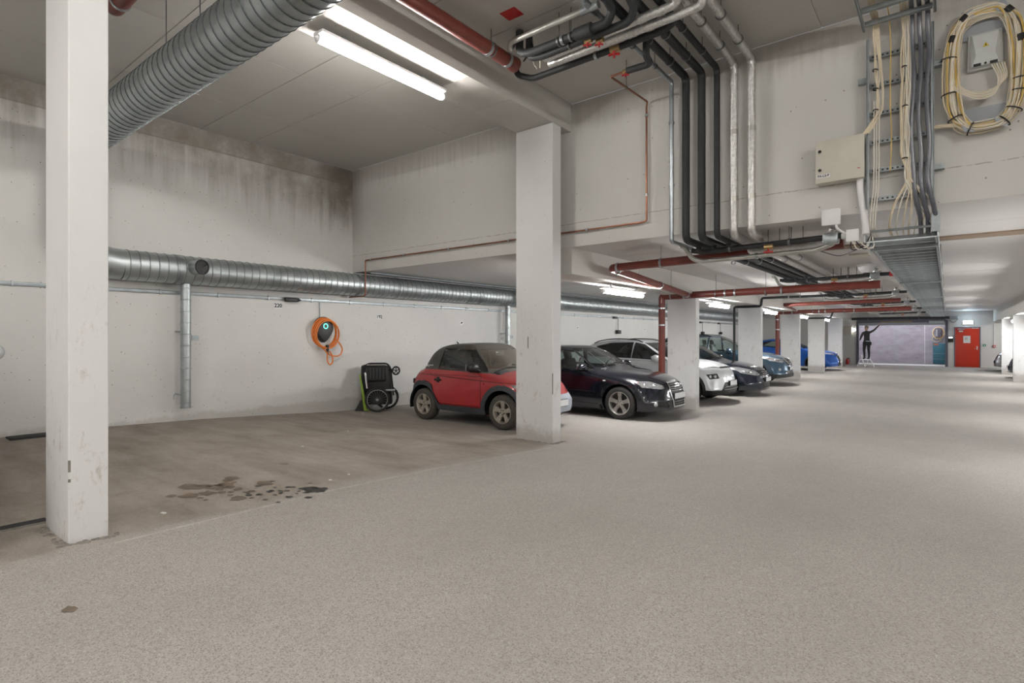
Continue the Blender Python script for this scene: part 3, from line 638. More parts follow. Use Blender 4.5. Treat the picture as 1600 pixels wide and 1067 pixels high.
for x, s in ((LX0-.03, 1), (LX1+.03, -1)):
    mb = MB(); mb.box(x-.004, x+.004, .0, YT1-YT0, -.05, .06); mb.box(x, x+s*.022, 0, YT1-YT0, -.05, -.045); mb.build('side_rail', 'galv', t3)
n = 0; y = .32
while y < YT1-YT0-.1:
    r_ = inst('rung', rg, t3, (0, y, -.030), (PI/2, 0, 0)); y += .30
fb = MB(); fb.prism([(LX0-.02, -.0, -.055), (LX1+.02, -.0, -.055), (LX1+.02, .10, -.005), (LX0-.02, .10, -.005)], (0,0,.012)); fb.build('end_plate', 'galv', t3)
fb = MB(); fb.cyl((LX0-.03, .0, .06), (LX1+.03, .0, .06), .014, 8); fb.build('end_bar', 'galv', t3)
fb = MB(); fb.box(LX1-.02, LX1+.05, -.02, .06, .0, .20); fb.build('corner_post', 'galv_dull', t3)
for k in range(12):
    for x in (LX0-.03, LX1+.03): MB().cyl((x, .6+k*2.5, .05), (x, .6+k*2.5, ZL-ZT), .006, 6).build('hanger', 'steel_rod', t3)
    if k % 2 == 0: MB().box(LX0-.03, LX1+.03, .55+k*2.5, .65+k*2.5, -.075, -.05).build('support_arm', 'galv_dull', t3)
tag(MB().box(LX0-.10, LX0-.035, 11.2, 11.3, 2.66, 2.76).build('red_tag', 'red_plastic'), 'small red tag on the edge of the cable tray', 'tag')
# cables
def cable(pts, r, mat, label, group, n=8, name='cable'):
    return tag(MB().tube(pts, r, n).build(name, mat), label, 'cable', group)
def spl(pts, k=8):
    pts = [Vector(p) for p in pts]; n = len(pts); out = []; tg = []
    for i in range(n):
        a, c_ = pts[max(i-1, 0)], pts[min(i+1, n-1)]; d = c_-a
        l = [x for x in ((pts[i]-a).length, (c_-pts[i]).length) if x > 1e-9]
        tg.append(d.normalized()*min(l) if d.length > 1e-9 else Vector((0,0,0)))
    for i in range(n-1):
        p, q, m0, m1 = pts[i], pts[i+1], tg[i], tg[i+1]
        for j in range(k):
            t = j/k; out.append(p*(2*t**3-3*t*t+1)+m0*(t**3-2*t*t+t)+q*(3*t*t-2*t**3)+m1*(t**3-t*t))
    out.append(pts[-1]); return out
for k, x in enumerate((-.275, -.215, -.15)):
    w = [.012*math.sin(1.3*i+k) for i in range(9)]
    pts = [(x+.01, 3.5, 4.90), (x, 6.3, 4.90), (x, 6.75, 4.86), (x, 6.84, 4.70)]+[(x+w[i], 6.865, 4.5-.21*i) for i in range(7)]+[(x+.03, 6.88, 3.02), (x+.06, 6.98, 2.86), (x+.06, 7.2, 2.74), (x+.04, 8.2, 2.715), (x+.04, 34, 2.715)]
    cable(spl(pts, 5), .021, 'grey_cable', 'thick dark grey ladder cable '+('beside the cream bundle', 'between two others alike', 'nearest the rail by the oval coil')[k], 'thick grey ladder cables')
for k in range(8):   # cream bundle in the middle
    x = -.36+.018*(k % 4)+.006*(k//4); yv = 6.86-.012*(k//4); rr = random.Random(k)
    pts = [(x-.02*(k % 3), 4.0, 4.89), (x, 6.6, 4.885), (x+.01, 6.83, 4.80)]+[(x+rr.uniform(-.02, .02), yv, 4.6-.22*i) for i in range(6)]+[(x+.03+rr.uniform(-.03, .03), yv, 3.25), (x-.07+.035*k, 6.9, 3.0), (x-.12+.04*k, 7.05, 2.80), (x-.1+.03*k, 7.4, 2.72), (x-.1+.03*k, 30, 2.72)]
    cable(spl(pts, 5), .0065 if k else .012, ('cream_cable', 'white_cable')[k % 2], 'thin cream cable tied in the middle bundle of the ladder', 'cream cables of the middle bundle', 6)
for k in range(3):
    x = -.31+.02*k; cable(spl([(x, 5, 4.89), (x, 6.7, 4.88), (x, 6.84, 4.7), (x, 6.86, 4.2), (x-.01, 6.86, 3.7), (x-.02, 6.86, 3.2), (x+.1, 6.95, 2.95), (x+.18, 7.05, 2.80), (x+.18, 9, 2.72)], 5), .006, 'white_cable', 'thin white cable hanging straight beside the thick grey cables', 'straight white cables', 6)
for k in range(5):   # left bundle into cabinet
    x = -.60+.012*k; rr = random.Random(20+k)
    cable(spl([(x, 4.6, 4.89), (x, 6.7, 4.88), (x, 6.85, 4.7), (x+rr.uniform(-.01, .03), 6.86, 4.4), (x+.02+rr.uniform(-.02, .02), 6.86, 4.15), (x+.02+rr.uniform(-.015, .015), 6.86, 3.98), (x-.05, 6.85, 3.84), (x-.10, 6.84, 3.77)], 5), .0075, 'cream_cable', 'cream cable of the left bundle entering the cream cabinet', 'cream cables of the left bundle', 6)
for k in range(3):
    x = -.60+.022*k; cable(spl([(x, 6.86, 4.1), (x, 6.865, 3.6), (x-.005, 6.865, 3.2), (x-.03, 6.88, 2.95), (x-.04, 6.98, 2.78), (x-.02, 7.4, 2.72)], 5), .006, 'white_cable', 'thin white cable along the left rail of the ladder', 'white cables along the left rail', 6)
cable(spl([(-.46, 6.3, 4.89), (-.46, 6.75, 4.86), (-.455, 6.85, 4.6), (-.46, 6.865, 4.1), (-.45, 6.865, 3.7), (-.46, 6.865, 3.35)], 6), .0055, 'yellow_cable', 'single thin yellow cable hanging on the vertical ladder', None, 6)
for k in range(12):
    x = LX0+.03+k*.043; rr = random.Random(50+k)
    pts = [(x+rr.uniform(-.015, .015), 7.3+i*2.4, 2.712+.004*(k % 2)) for i in range(13)]
    cable(spl(pts, 3), rr.choice((.009, .012, .015)), rr.choice(('grey_cable', 'cream_cable', 'grey_cable', 'galv_dull')), 'cable lying lengthwise on the rungs of the overhead tray', 'cables in the overhead tray', 6)
t = thing('cable_tie_set', 'black cable ties and tape around the ladder cables', 'cable ties', (0, 6.86, 3.0))
for (x, z, w) in ((-.59, 1.42, .05), (-.585, 1.22, .05), (-.585, 1.0, .05), (-.34, 1.38, .045), (-.335, .98, .05), (-.335, .45, .05)):
    MB().torus((x, 0, z), (0,0,1), w*.75, .006, 16, 5, (.6, 1)).build('cable_tie', 'black_plastic', t)
# cream cabinet, conduit, white box
t = thing('electric_cabinet', 'cream metal cabinet mounted on the upper wall beside the ladder', 'cabinet', (-.91, 7.0, 3.55))
MB().box(-.225, .225, -.15, 0, -.225, .225).build('body', 'box_cream', t, bevel=.006)
d = MB().box(-.228, .228, -.172, -.150, -.228, .228).build('door', 'box_cream', t, bevel=.005)
for z in (.115, -.09): MB().cyl((-.185, -.172, z), (-.185, -.180, z), .016, 14).build('lock', 'black_plastic', d)
MB().box(-.215, -.085, -.174, -.172, -.175, -.135).build('label_plate', 'white_plastic', d)
text('label_text', 'FA-L2-B', .034, Matrix.Translation((-.15, -.1745, -.155)) @ Matrix.Rotation(PI/2, 4, 'X'), 'ink', d)
MB().box(.165, .19, -.174, -.172, -.13, -.122).build('red_mark', 'red_plastic', d)
tag(MB().tube(spl([(-.73, 6.93, 3.33), (-.725, 6.93, 3.2), (-.70, 6.93, 3.0), (-.685, 6.94, 2.85), (-.68, 6.95, 2.74)], 5), .035, 14).build('white_conduit', 'white_plastic'), 'thick white conduit from the cream cabinet down to the tray', 'conduit')
t = thing('wireless_box', 'flat square white plastic box below the cream cabinet', 'box', (-1.005, 6.97, 2.96))
MB().box(-.092, .092, -.04, .0, -.09, .09).build('housing', 'white_plastic', t, bevel=.012)
MB().tube(spl([(.05, -.02, -.09), (.06, -.02, -.13), (.13, -.01, -.19), (.2, .0, -.22)], 4), .014, 8).build('antenna_lead', 'white_plastic', t)
t = thing('junction_box', 'small white junction box with cables at the tray corner', 'box', (-.80, 6.98, 2.74))
MB().box(-.06, .06, -.06, .06, -.07, .06).build('housing', 'white_plastic', t, bevel=.008); MB().box(-.11, -.06, -.03, .03, -.03, .03).build('gland', 'box_grey', t, bevel=.008)
for k in range(4): MB().tube(spl([(-.02+.02*k, 0, -.06), (.0+.05*k, -.05, -.16), (.1+.03*k, .0, -.12), (.16, .05, .0)], 4), .006, 6).build('lead', ('black_plastic', 'white_cable')[k % 2], t)
# oval cable store with distribution box
cx, cz = .275, 4.19
t = thing('cable_coil', 'large oval coil of cream and yellow cables on the upper wall', 'cable coil', (cx, 6.95, cz))
for k in range(40):
    rr = random.Random(100+k); a = .250+rr.uniform(-.06, .055); b = .545+rr.uniform(-.06, .055); pts = []
    ph = rr.uniform(0, 6); yo = -.015-rr.random()*.075
    for i in range(44):
        q = 2*PI*i/44; ex = .62
        pts.append((a*math.copysign(abs(math.cos(q))**ex, math.cos(q))+.014*math.sin(3*q+ph), yo+.012*math.sin(2*q+ph), b*math.copysign(abs(math.sin(q))**.72, math.sin(q))+.008*math.cos(4*q+ph)))
    MB().tube(pts, rr.choice((.0055, .0065, .0075)), 6, closed=True).build('cable_loop', rr.choice(('cream_cable', 'white_cable', 'cream_cable', 'white_cable', 'yellow_cable')), t)
for (q, s) in ((.25, 1), (1.0, 1), (2.0, 1), (2.6, 1), (2.95, 1.), (3.35, 1.), (3.9, 1.), (4.5, 1), (5.1, 1.), (5.5, 1.), (5.9, 1.), (6.1, 1)):
    x, z = .262*math.copysign(abs(math.cos(q))**.62, math.cos(q)), .555*math.copysign(abs(math.sin(q))**.72, math.sin(q))
    dx, dz = -math.sin(q)*.26, math.cos(q)*.55; dd = Vector((dx, 0, dz)).normalized()
    if int(q*10) % 2: MB().torus((x, -.05, z), dd, .062, .006, 16, 5).build('cable_tie', 'black_plastic', t)
    else: MB().cyl(Vector((x, -.085, z))-dd*.03, Vector((x, -.085, z))+dd*.03, .028, 10).build('tape_wrap', 'black_plastic', t)
for k in range(6):
    e = .012*(k-2.5); MB().tube(spl([(-.24, -.06, .2), (-.25+e, -.07, .0), (-.20+e, -.08, -.14), (-.06, -.09, -.25+e), (.07, -.08, -.24+e), (.13+e, -.06, -.12), (.10+e*1.5, -.04, .03)], 6), .006, 6).build('tail_cable', ('white_cable', 'cream_cable')[k % 2], t)
MB().tube(spl([(-.45, -.02, -.46), (-.3, -.04, -.47), (-.15, -.05, -.5)], 5), .02, 8).build('feed_bundle', 'cream_cable', t)
for s, lb in ((1, 'grey arched guide plate at the top of the oval cable coil'), (-1, 'grey arched guide plate at the bottom of the oval cable coil')):
    poly = [(cx-.17, 6.97, cz+s*.335), (cx+.17, 6.97, cz+s*.335)]+[(cx+.17*math.cos(q), 6.97, cz+s*(.37+.11*math.sin(q))) for q in [PI*i/10 for i in range(11)]]
    o = MB().prism(poly, (0, .004, 0)).build('guide_plate', 'plate_grey'); tag(o, lb, 'plate', 'coil guide plates')
    for xx in (-.12, .12): MB().obox((cx+xx, 6.86, cz+s*.545), (.04, 0, s*.012), (0, .002, 0), (-.01, 0, .04)).build('clamp_tab', 'plate_grey', o)
t = thing('distribution_box', 'pale grey distribution box with yellow warning triangle inside the cable coil', 'box', (cx+.01, 6.995, cz+.21))
MB().prism([(-.135, 0, -.19), (.135, 0, -.19), (.125, 0, .16), (-.125, 0, .16)], (0, -.055, 0)).build('base', 'box_grey', t, bevel=.01)
k = MB(); k.add([(-.12,-.055,-.18),(.12,-.055,-.18),(.11,-.055,.15),(-.11,-.055,.15),(-.10,-.10,-.17),(.10,-.10,-.17),(.07,-.105,-.07),(-.07,-.105,-.07),(.095,-.085,.13),(-.095,-.085,.13)],
  [(0,1,5,4),(4,5,6,7),(7,6,8,9),(9,8,2,3),(1,2,8,6,5),(0,4,7,9,3)]); k.build('cover', 'box_grey', t, ang=15)
k = MB()
for x in (-.06, .06): k.box(x-.028, x+.028, -.106, -.098, -.172, -.148)
k.cyl((0, -.098, -.158), (0, -.107, -.158), .010, 12); k.build('sockets', 'black_plastic', t)
w_ = MB().prism([(-.022, -.099, .0), (.026, -.099, .0), (.002, -.097, .042)], (0, -.003, 0)).build('warning_triangle', 'warn_yellow', t)
MB().prism([(-.002, -.1025, .006), (.006, -.1025, .006), (.006, -.1018, .026), (.0, -.1018, .026)], (0, -.001, 0)).build('bolt_mark', 'ink', w_)
# ---------------------------------------------------------------- cars
def paint(name, col, metal=.35, rough=.3, dust=None, dcol=(.33, .29, .24)):
    m, nt, b = newmat(name); P = nt.node('ShaderNodeTexCoord').outputs['Object']
    fl = nt.noise(400., 1, .5, P); c = nt.ramp(fl, [(.3, tuple(x*.92 for x in col)), (.7, tuple(min(1, x*1.08) for x in col))])
    b.inputs['Roughness'].default_value = rough
    if dust:
        g = nt.node('ShaderNodeSeparateXYZ', {0: nt.node('ShaderNodeNewGeometry').outputs['Normal']}).outputs[2]
        f = nt.math('MULTIPLY', nt.math('ADD', nt.math('MULTIPLY', nt.noise(3., 5, .65, P), .55), nt.math('MULTIPLY', nt.math('MAXIMUM', g, 0.), .9)), dust, True)
        c = nt.mix(f, c, dcol)
        nt.set(b.inputs['Roughness'], nt.node('ShaderNodeMapRange', {0: f, 3: rough, 4: .75}))
        nt.set(b.inputs['Coat Weight'], nt.node('ShaderNodeMapRange', {0: f, 3: .9, 4: .1}))
    else: b.inputs['Coat Weight'].default_value = 1.
    nt.set(b.inputs['Base Color'], c); b.inputs['Metallic'].default_value = metal; b.inputs['Coat Roughness'].default_value = .03
    return m
paint('paint_red', (.36, .004, .010), .1, .35, .24, (.30, .16, .14))
paint('paint_roof_dusty', (.018, .017, .016), 0, .55, .28, (.20, .18, .15))
pm('clad_dark', (.045, .05, .058), .6, 0, .2, 12.)
paint('paint_black', (.006, .008, .014), .3, .22)
paint('paint_white', (.62, .64, .66), .25, .3)
paint('paint_navy', (.012, .017, .030), .4, .25)
paint('paint_bluegrey', (.052, .105, .16), .55, .28)
paint('paint_blue', (.006, .10, .46), .35, .25)
paint('paint_silver', (.42, .43, .43), .7, .3)
pm('bumper_silver', (.42, .46, .52), .4, .3, .08)
pm('rim_silver', (.52, .50, .48), .32, .8, .12, 20.)
pm('rim_dusty', (.42, .385, .33), .5, .5, .2, 25.)
pm('tyre', (.022, .021, .020), .8, 0, .25, 25., .2, 120.)
pm('tyre_dusty', (.058, .052, .045), .85, 0, .3, 25., .2, 120.)
pm('brake_dark', (.05, .048, .045), .6, .5, .2)
pm('interior', (.035, .036, .038), .8, 0, .2, 8.)
pm('seat_fabric', (.06, .062, .065), .85, 0, .2, 12.)
pm('seat_light', (.45, .45, .44), .8, 0, .1, 12.)
pm('lamp_reflector', (.70, .72, .75), .12, .85, .1, 30.)
pm('lamp_amber', (.6, .16, .02), .3, 0, .1)
pm('lamp_red', (.35, .01, .01), .25, 0, .1)
pm('plate_white', (.72, .73, .74), .45, 0, .03)
def glass(name, tint, dust=0., dcol=(.30, .27, .22)):
    m, nt, b = newmat(name); nt.n.remove(b); out = nt.n['Material Output']
    tr = nt.node('ShaderNodeBsdfTransparent', {0: tint}); gl = nt.node('ShaderNodeBsdfGlossy', {0: (1, 1, 1), 'Roughness': .02})
    fr = nt.node('ShaderNodeFresnel', {'IOR': 1.5}); f2 = nt.math('ADD', nt.math('MULTIPLY', fr, 1.1), .03, True)
    mx = nt.node('ShaderNodeMixShader', {0: f2, 1: tr, 2: gl})
    if dust:
        tcn = nt.node('ShaderNodeTexCoord').outputs['Object']
        d = nt.node('ShaderNodeBsdfDiffuse', {0: dcol}); mx = nt.node('ShaderNodeMixShader', {0: nt.math('MULTIPLY', nt.ramp(nt.noise(2.5, 4, .6, tcn), [(.3, .5), (.7, 1.)]), dust, True), 1: mx, 2: d})
    nt.l.new(mx.outputs[0], out.inputs[0]); return m
glass('glass_clear', (.62, .70, .68)); glass('glass_dark', (.16, .18, .18)); glass('glass_dusty', (.6, .66, .63), .33); glass('glass_dusty_side', (.58, .64, .62), .10, (.2, .2, .18))
glass('lamp_glass', (.85, .88, .9))

def pchip(pts):
    pts = sorted(pts); X = [p[0] for p in pts]; Y = [p[1] for p in pts]; n = len(X)
    h = [X[i+1]-X[i] for i in range(n-1)]; d = [(Y[i+1]-Y[i])/h[i] for i in range(n-1)]; m = [d[0]]+[0]*(n-2)+[d[-1]]
    for i in range(1, n-1):
        if d[i-1]*d[i] > 0:
            w1, w2 = 2*h[i]+h[i-1], h[i]+2*h[i-1]; m[i] = (w1+w2)/(w1/d[i-1]+w2/d[i])
    def f(x):
        if x <= X[0]: return Y[0]
        if x >= X[-1]: return Y[-1]
        i = 0
        while x > X[i+1]: i += 1
        t = (x-X[i])/h[i]
        return Y[i]*(1+2*t)*(1-t)**2+h[i]*m[i]*t*(1-t)**2+Y[i+1]*t*t*(3-2*t)+h[i]*m[i+1]*t*t*(t-1)
    return f
def inpoly(p, poly):
    x, y = p; c = False; n = len(poly)
    for i in range(n):
        (x0, y0), (x1, y1) = poly[i], poly[i-1]
        if (y0 > y) != (y1 > y) and x < (x1-x0)*(y-y0)/(y1-y0)+x0: c = not c
    return c
class Car:
    def __init__(s, S):
        s.S = S; s.bm = bmesh.new(); s.lay = s.bm.faces.layers.int.new('part'); s.parts = {}; s.build_loft()
    def build_loft(s):
        S = s.S; xr, xf = S['xr'], S['xf']; W = S['W']; zt = pchip(S['top']); zs = pchip(S['belt']); zb = pchip(S['bot'])
        wp = pchip([(xr, .80*W), (xr+.12, .90*W), (xr+.5, .985*W), (xr+1.1, W), (xf-1.2, W), (xf-.6, .985*W), (xf-.25, .93*W), (xf, .80*W)])
        xc = S.get('xc', 0.); bf, br = S.get('bf', .30), S.get('br', .16); tumb = S.get('tumb', .34); crown = S.get('crown', .045)
        N = 96; nS, nT = 15, 12; bm = s.bm; rings = []
        for i in range(N):
            t = i/(N-1); u = .5-.5*math.cos(PI*t); u = .8*u+.2*t; x = xr+(xf-xr)*u
            w, b, z_s = wp(x), zb(x), zs(x); PW_ = 2.6
            if x > xc: w = min(w, W*(max(0, xf-x)/bf)**(1/PW_)+.05)
            else: w = min(w, W*(max(0, x-xr)/br)**(1/PW_)+.05)
            k = max(-1, min(1, (x-xc)/.5))
            def side(z):
                if z <= z_s:
                    q = max(0, (z-b)/max(.05, z_s-b)); y = w*(1-.075*(1-min(q/.32, 1))**2-.022*max(0, (q-.62)/.38)**2)
                    return y
                return w*.978-tumb*(z-z_s)-.10*(z-z_s)**2
            def top(y):
                q = (y/W)**2; xe_ = 0; qq = abs(y/W)**PW_; xe = x+(bf*k if k > 0 else br*k)*qq
                xe = max(xr-.2, min(xf+.2, xe)); z = zt(xe)
                if xe > xf: z = zt(xf)
                if xe < xr: z = zt(xr)
                return max(z-crown*q, b+.05)
            lo, hi = b+.04, 2.2    # corner: side meets top
            for _ in range(26):
                m = (lo+hi)/2
                if top(max(.02, side(m))) > m: lo = m
                else: hi = m
            zc = lo; yc = max(.02, side(zc)); P = []
            for j in range(nS): 
                z = b+(zc-b)*j/(nS-1); P.append([max(.02, side(z)), z])
            for j in range(1, nT+1):
                y = yc*(1-j/nT); P.append([y, top(y)])
            c = nS-1
            for it in range(S.get('round', 3)):
                Q = [p[:] for p in P]
                for j in range(c-3, c+4):
                    Q[j][0] = .5*P[j][0]+.25*(P[j-1][0]+P[j+1][0]); Q[j][1] = .5*P[j][1]+.25*(P[j-1][1]+P[j+1][1])
                P = Q
            ring = [bm.verts.new((x, y, z)) for y, z in P]+[bm.verts.new((x, -y, z)) for y, z in reversed(P[:-1])]
            rings.append(ring)
        M = len(rings[0])
        for a, b_ in zip(rings, rings[1:]):
            for j in range(M): bm.faces.new((a[j], a[(j+1) % M], b_[(j+1) % M], b_[j]))
        bm.faces.new(rings[0]); bm.faces.new(list(reversed(rings[-1])))
        bmesh.ops.recalc_face_normals(bm, faces=bm.faces); bm.normal_update()
        s.bvh = BVHTree.FromBMesh(bm)
    def cut(s, poly, view, pid, lim=None, nmin=.12, name=None, side=None):
        bm = s.bm; ar = sum(poly[i-1][0]*poly[i][1]-poly[i][0]*poly[i-1][1] for i in range(len(poly)))
        if ar < 0: poly = poly[::-1]
        ia, ib = {'S': (0, 2), 'F': (1, 2), 'R': (1, 2), 'T': (0, 1)}[view]
        def ok(f):
            n = f.normal; c = f.calc_center_median()
            if view == 'S' and abs(n.y) < nmin: return False
            if view == 'F' and n.x < nmin: return False
            if view == 'R' and n.x > -nmin: return False
            if view == 'T' and n.z < nmin: return False
            return lim is None or lim(c)
        x0, x1 = min(p[0] for p in poly), max(p[0] for p in poly); y0, y1 = min(p[1] for p in poly), max(p[1] for p in poly)
        n = len(poly)
        def cand():
            out = []
            for f in bm.faces:
                A = [v.co[ia] for v in f.verts]; B = [v.co[ib] for v in f.verts]
                if max(A) < x0 or min(A) > x1 or max(B) < y0 or min(B) > y1: continue
                f.normal_update()
                if ok(f): out.append(f)
            return out
        for i in range(n):
            p, q = poly[i-1], poly[i]; no = [0., 0., 0.]; co = [0., 0., 0.]
            co[ia], co[ib] = p; no[ia], no[ib] = (q[1]-p[1]), -(q[0]-p[0])
            fs = cand(); g = set(fs)
            for f in fs: g.update(f.edges); g.update(f.verts)
            bmesh.ops.bisect_plane(bm, geom=list(g), dist=1e-5, plane_co=co, plane_no=no)
        for f in cand():
            c = f.calc_center_median()
            if inpoly((c[ia], c[ib]), poly): f[s.lay] = pid
        return pid
    def hit(s, o, d):
        r = s.bvh.ray_cast(Vector(o), Vector(d)); return (r[0], r[1]) if r[0] is not None else (Vector(o), -Vector(d))
    def front(s, y, z): return s.hit((6, y, z), (-1, 0, 0))
    def rear(s, y, z): return s.hit((-6, y, z), (1, 0, 0))
    def sideh(s, x, z, sg): return s.hit((x, 4*sg, z), (0, -sg, 0))
    def extract(s, root, table, split=True):
        """table: pid -> (name, material, normal offset, both sides apart?)"""
        bm = s.bm; out = {}; groups = {}
        for f in bm.faces:
            pid = f[s.lay]
            if pid < 0: continue
            nm = table[pid]; key = (pid, (1 if f.calc_center_median().y > 0 else -1) if nm[3] else 0); groups.setdefault(key, []).append(f)
        for (pid, sg), fs in sorted(groups.items()):
            nm, mat, off, _ = table[pid]; vm = {}; vs = []; ff = []; acc = {}
            for f in fs:
                f.normal_update()
                for v in f.verts: acc[v] = acc.get(v, Vector((0,0,0)))+f.normal
            for f in fs:
                idx = []
                for v in f.verts:
                    if v not in vm:
                        vm[v] = len(vs); vs.append(tuple(v.co+acc[v].normalized()*off))
                    idx.append(vm[v])
                ff.append(tuple(idx))
            me = bpy.data.meshes.new(nm); me.from_pydata(vs, [], ff); me.shade_smooth(); me.set_sharp_from_angle(angle=math.radians(50)); me.materials.append(MAT[mat])
            o = bpy.data.objects.new(nm, me); C.objects.link(o); o.parent = root; out[(pid, sg)] = o
        bm.free(); return out
def wheel(root, x, y, r, w, sg, rimmat, spokes=5, tyre='tyre', rr=.66, sw=.16, name='wheel'):
    """tyre with rim, spokes, bolts as sub-parts; sg = outward side"""
    o = Vector((x, y, r)); ax = Vector((0, sg, 0)); h = w/2
    T = MB().lathe([(-h*.9, r*rr), (-h, r*.78), (-h*.92, r*.93), (-h*.7, r*.985), (-h*.3, r), (h*.3, r), (h*.7, r*.985), (h*.92, r*.93), (h, r*.78), (h*.9, r*rr), (-h*.9, r*rr)], o, ax, 36, False).build(name, tyre, root, ang=60)
    R = r*rr
    mb = MB().lathe([(-h*.9, R), (h*.82, R), (h*.92, R*1.02), (h*.95, R*.97), (h*.8, R*.93), (h*.2, R*.88), (-h*.8, R*.86)], o, ax, 36, False)
    zc = h*.62
    for k in range(spokes):
        a = 2*PI*k/spokes+PI/2; d = Vector((math.cos(a), 0, math.sin(a))); e = Vector((-math.sin(a), 0, math.cos(a)))
        p0, p1 = o+ax*(zc+.004)+d*R*.12, o+ax*(zc+.012)+d*R*.93; ws0, ws1 = R*sw*1.25, R*sw*1.5
        vs = [p0-e*ws0, p0+e*ws0, o+ax*zc+d*R*.5+e*R*sw*.95, p1+e*ws1, p1-e*ws1, o+ax*zc+d*R*.5-e*R*sw*.95]
        mb.prism(vs, -ax*.035)
    mb.lathe([(zc-.03, R*.26), (zc+.004, R*.26), (zc+.012, R*.20), (zc+.014, R*.02)], o, ax, 18)
    mb.build('rim', rimmat, T, ang=30)
    k = MB()
    for j in range(spokes):
        a = 2*PI*(j+.5)/spokes+PI/2; p = o+Vector((math.cos(a), 0, math.sin(a)))*R*.20+ax*(zc+.006); k.cyl(p, p+ax*.01, .009, 8)
    tag(k.build('wheel_bolts', 'brake_dark', T), kind='stuff')
    MB().lathe([(-.01, R*.84), (.01, R*.84), (.012, R*.2)], o, ax, 24).build('brake_disc', 'brake_dark', T)
    return T
def seat(root, x, y, z, mat, w=.24, back=True):
    mb = MB(); mb.obox((x, y, z), (.25, 0, .03), (0, w, 0), (0, 0, .08)); o = mb.build('seat', mat, root, bevel=.04)
    k = MB(); k.obox((x-.30, y, z+.36), (.06, 0, .012), (0, w*.95, 0), (-.09, 0, .32)); k.build('seat_back', mat, o, bevel=.04)
    if back: k = MB(); k.obox((x-.41, y, z+.76), (.045, 0, 0), (0, .12, 0), (-.02, 0, .09)); k.build('headrest', mat, o, bevel=.03)
def make_car(S):
    car = Car(S); S_ = S; W = S['W']; pid = 1; T = {0: ('body_shell', S['paint'], 0, False)}
    root = thing(S['name'], S['label'], S.get('cat', 'car'), S['loc'], S.get('rz', 0), S.get('group'))
    cf = lambda c: True
    tall = lambda c: c.z > S['low']
    # coloured zones first, then glass, lamps, openings
    for z in S.get('zones', []):
        pid += 1; T[pid] = (z['name'], z['mat'], z.get('off', 0), z.get('apart', False))
        for poly in z['polys']: car.cut(poly, z['view'], pid, z.get('lim'), z.get('n', .02))
    R, xw = S['wr'], S['wheels']; ra = S.get('arch', R*1.16)
    if S.get('clad'):
        for x in xw:
            pid += 1; T[pid] = ('arch_cladding', S['clad'], .012, True); q = ra+S.get('cladw', .07)
            car.cut([(x+q*math.cos(2*PI*k/22), R*1.02+q*math.sin(2*PI*k/22)) for k in range(22)], 'S', pid, lambda c: abs(c.y) > .45*W and c.z < R*1.02+q)
    for x in xw:
        car.cut([(x+ra*math.cos(2*PI*k/24), R*1.02+ra*math.sin(2*PI*k/24)) for k in range(24)], 'S', -1, lambda c: abs(c.y) > .45*W, .02)
        for sg in (-1, 1):
            mb = MB(); n = 16; a0 = -.25; vs = []
            for k in range(n+1):
                a = a0+(PI-2*a0)*k/n
                for yy in (.38*W, W*.965): vs.append((x+(ra+.015)*math.cos(a), sg*yy, R*1.02+(ra+.015)*math.sin(a)))
            fs = [(2*k, 2*k+1, 2*k+3, 2*k+2) for k in range(n)]+[tuple(range(0, 2*n+2, 2))]
            mb.add(vs, fs); mb.build('wheel_well', 'black_plastic', root)
    for d in S.get('doors', []):
        pid += 1; T[pid] = ('door_gap', 'black_plastic', -.006, True); car.cut(d, 'S', pid, lambda c: abs(c.y) > .5*W)
        cx_ = sum(p[0] for p in d)/len(d); cy_ = sum(p[1] for p in d)/len(d); g = .007
        x0, x1 = min(p[0] for p in d), max(p[0] for p in d); y0, y1 = min(p[1] for p in d), max(p[1] for p in d)
        ins = [(cx_+(p[0]-cx_)*(1-2*g/(x1-x0)), cy_+(p[1]-cy_)*(1-2*g/(y1-y0))) for p in d]
        pid += 1; T[pid] = ('door', S.get('doorpaint', S['paint']), 0, True); car.cut(ins, 'S', pid, lambda c: abs(c.y) > .5*W)
    for w in S.get('windows', []):
        if S.get('trim'):
            cx_ = sum(p[0] for p in w)/len(w); cy_ = sum(p[1] for p in w)/len(w); g = S.get('trimw', .018)
            big = []
            for p in w:
                d = Vector((p[0]-cx_, p[1]-cy_)); big.append((p[0]+g*(1 if d.x > 0 else -1)*1.3, p[1]+g*(1 if d.y > 0 else -1)))
            pid += 1; T[pid] = ('window_trim', S['trim'], .003, True); car.cut(big, 'S', pid, lambda c: abs(c.y) > .4*W and c.z > S['low'])
        pid += 1; T[pid] = ('side_window', S.get('sideglass', 'glass_clear'), -.006, True); car.cut(w, 'S', pid, lambda c: abs(c.y) > .4*W and c.z > S['low'])
    for v, key, nm in (('F', 'screen', 'windscreen'), ('R', 'rearglass', 'rear_window')):
        if key in S:
            lim = (lambda c: c.x > S['xc']) if v == 'F' else (lambda c: c.x < S['xc'])
            pid += 1; T[pid] = (nm, S.get(key+'_mat', 'glass_clear'), -.006, False); car.cut(S[key], v, pid, lim, .12)
    for L in S.get('lamps', []):
        polys = [L['poly'], [(-a, b) for a, b in L['poly']]] if L['view'] in 'FR' else [L['poly']]
        pid += 1; T[pid] = (L['name'], L['mat'], L.get('off', .004), True)
        for p in polys: car.cut(p, L['view'], pid, (lambda c: c.x > S['xf']-1.0) if L['view'] == 'F' else ((lambda c: c.x < S['xr']+.8) if L['view'] == 'R' else L.get('lim')), .04)
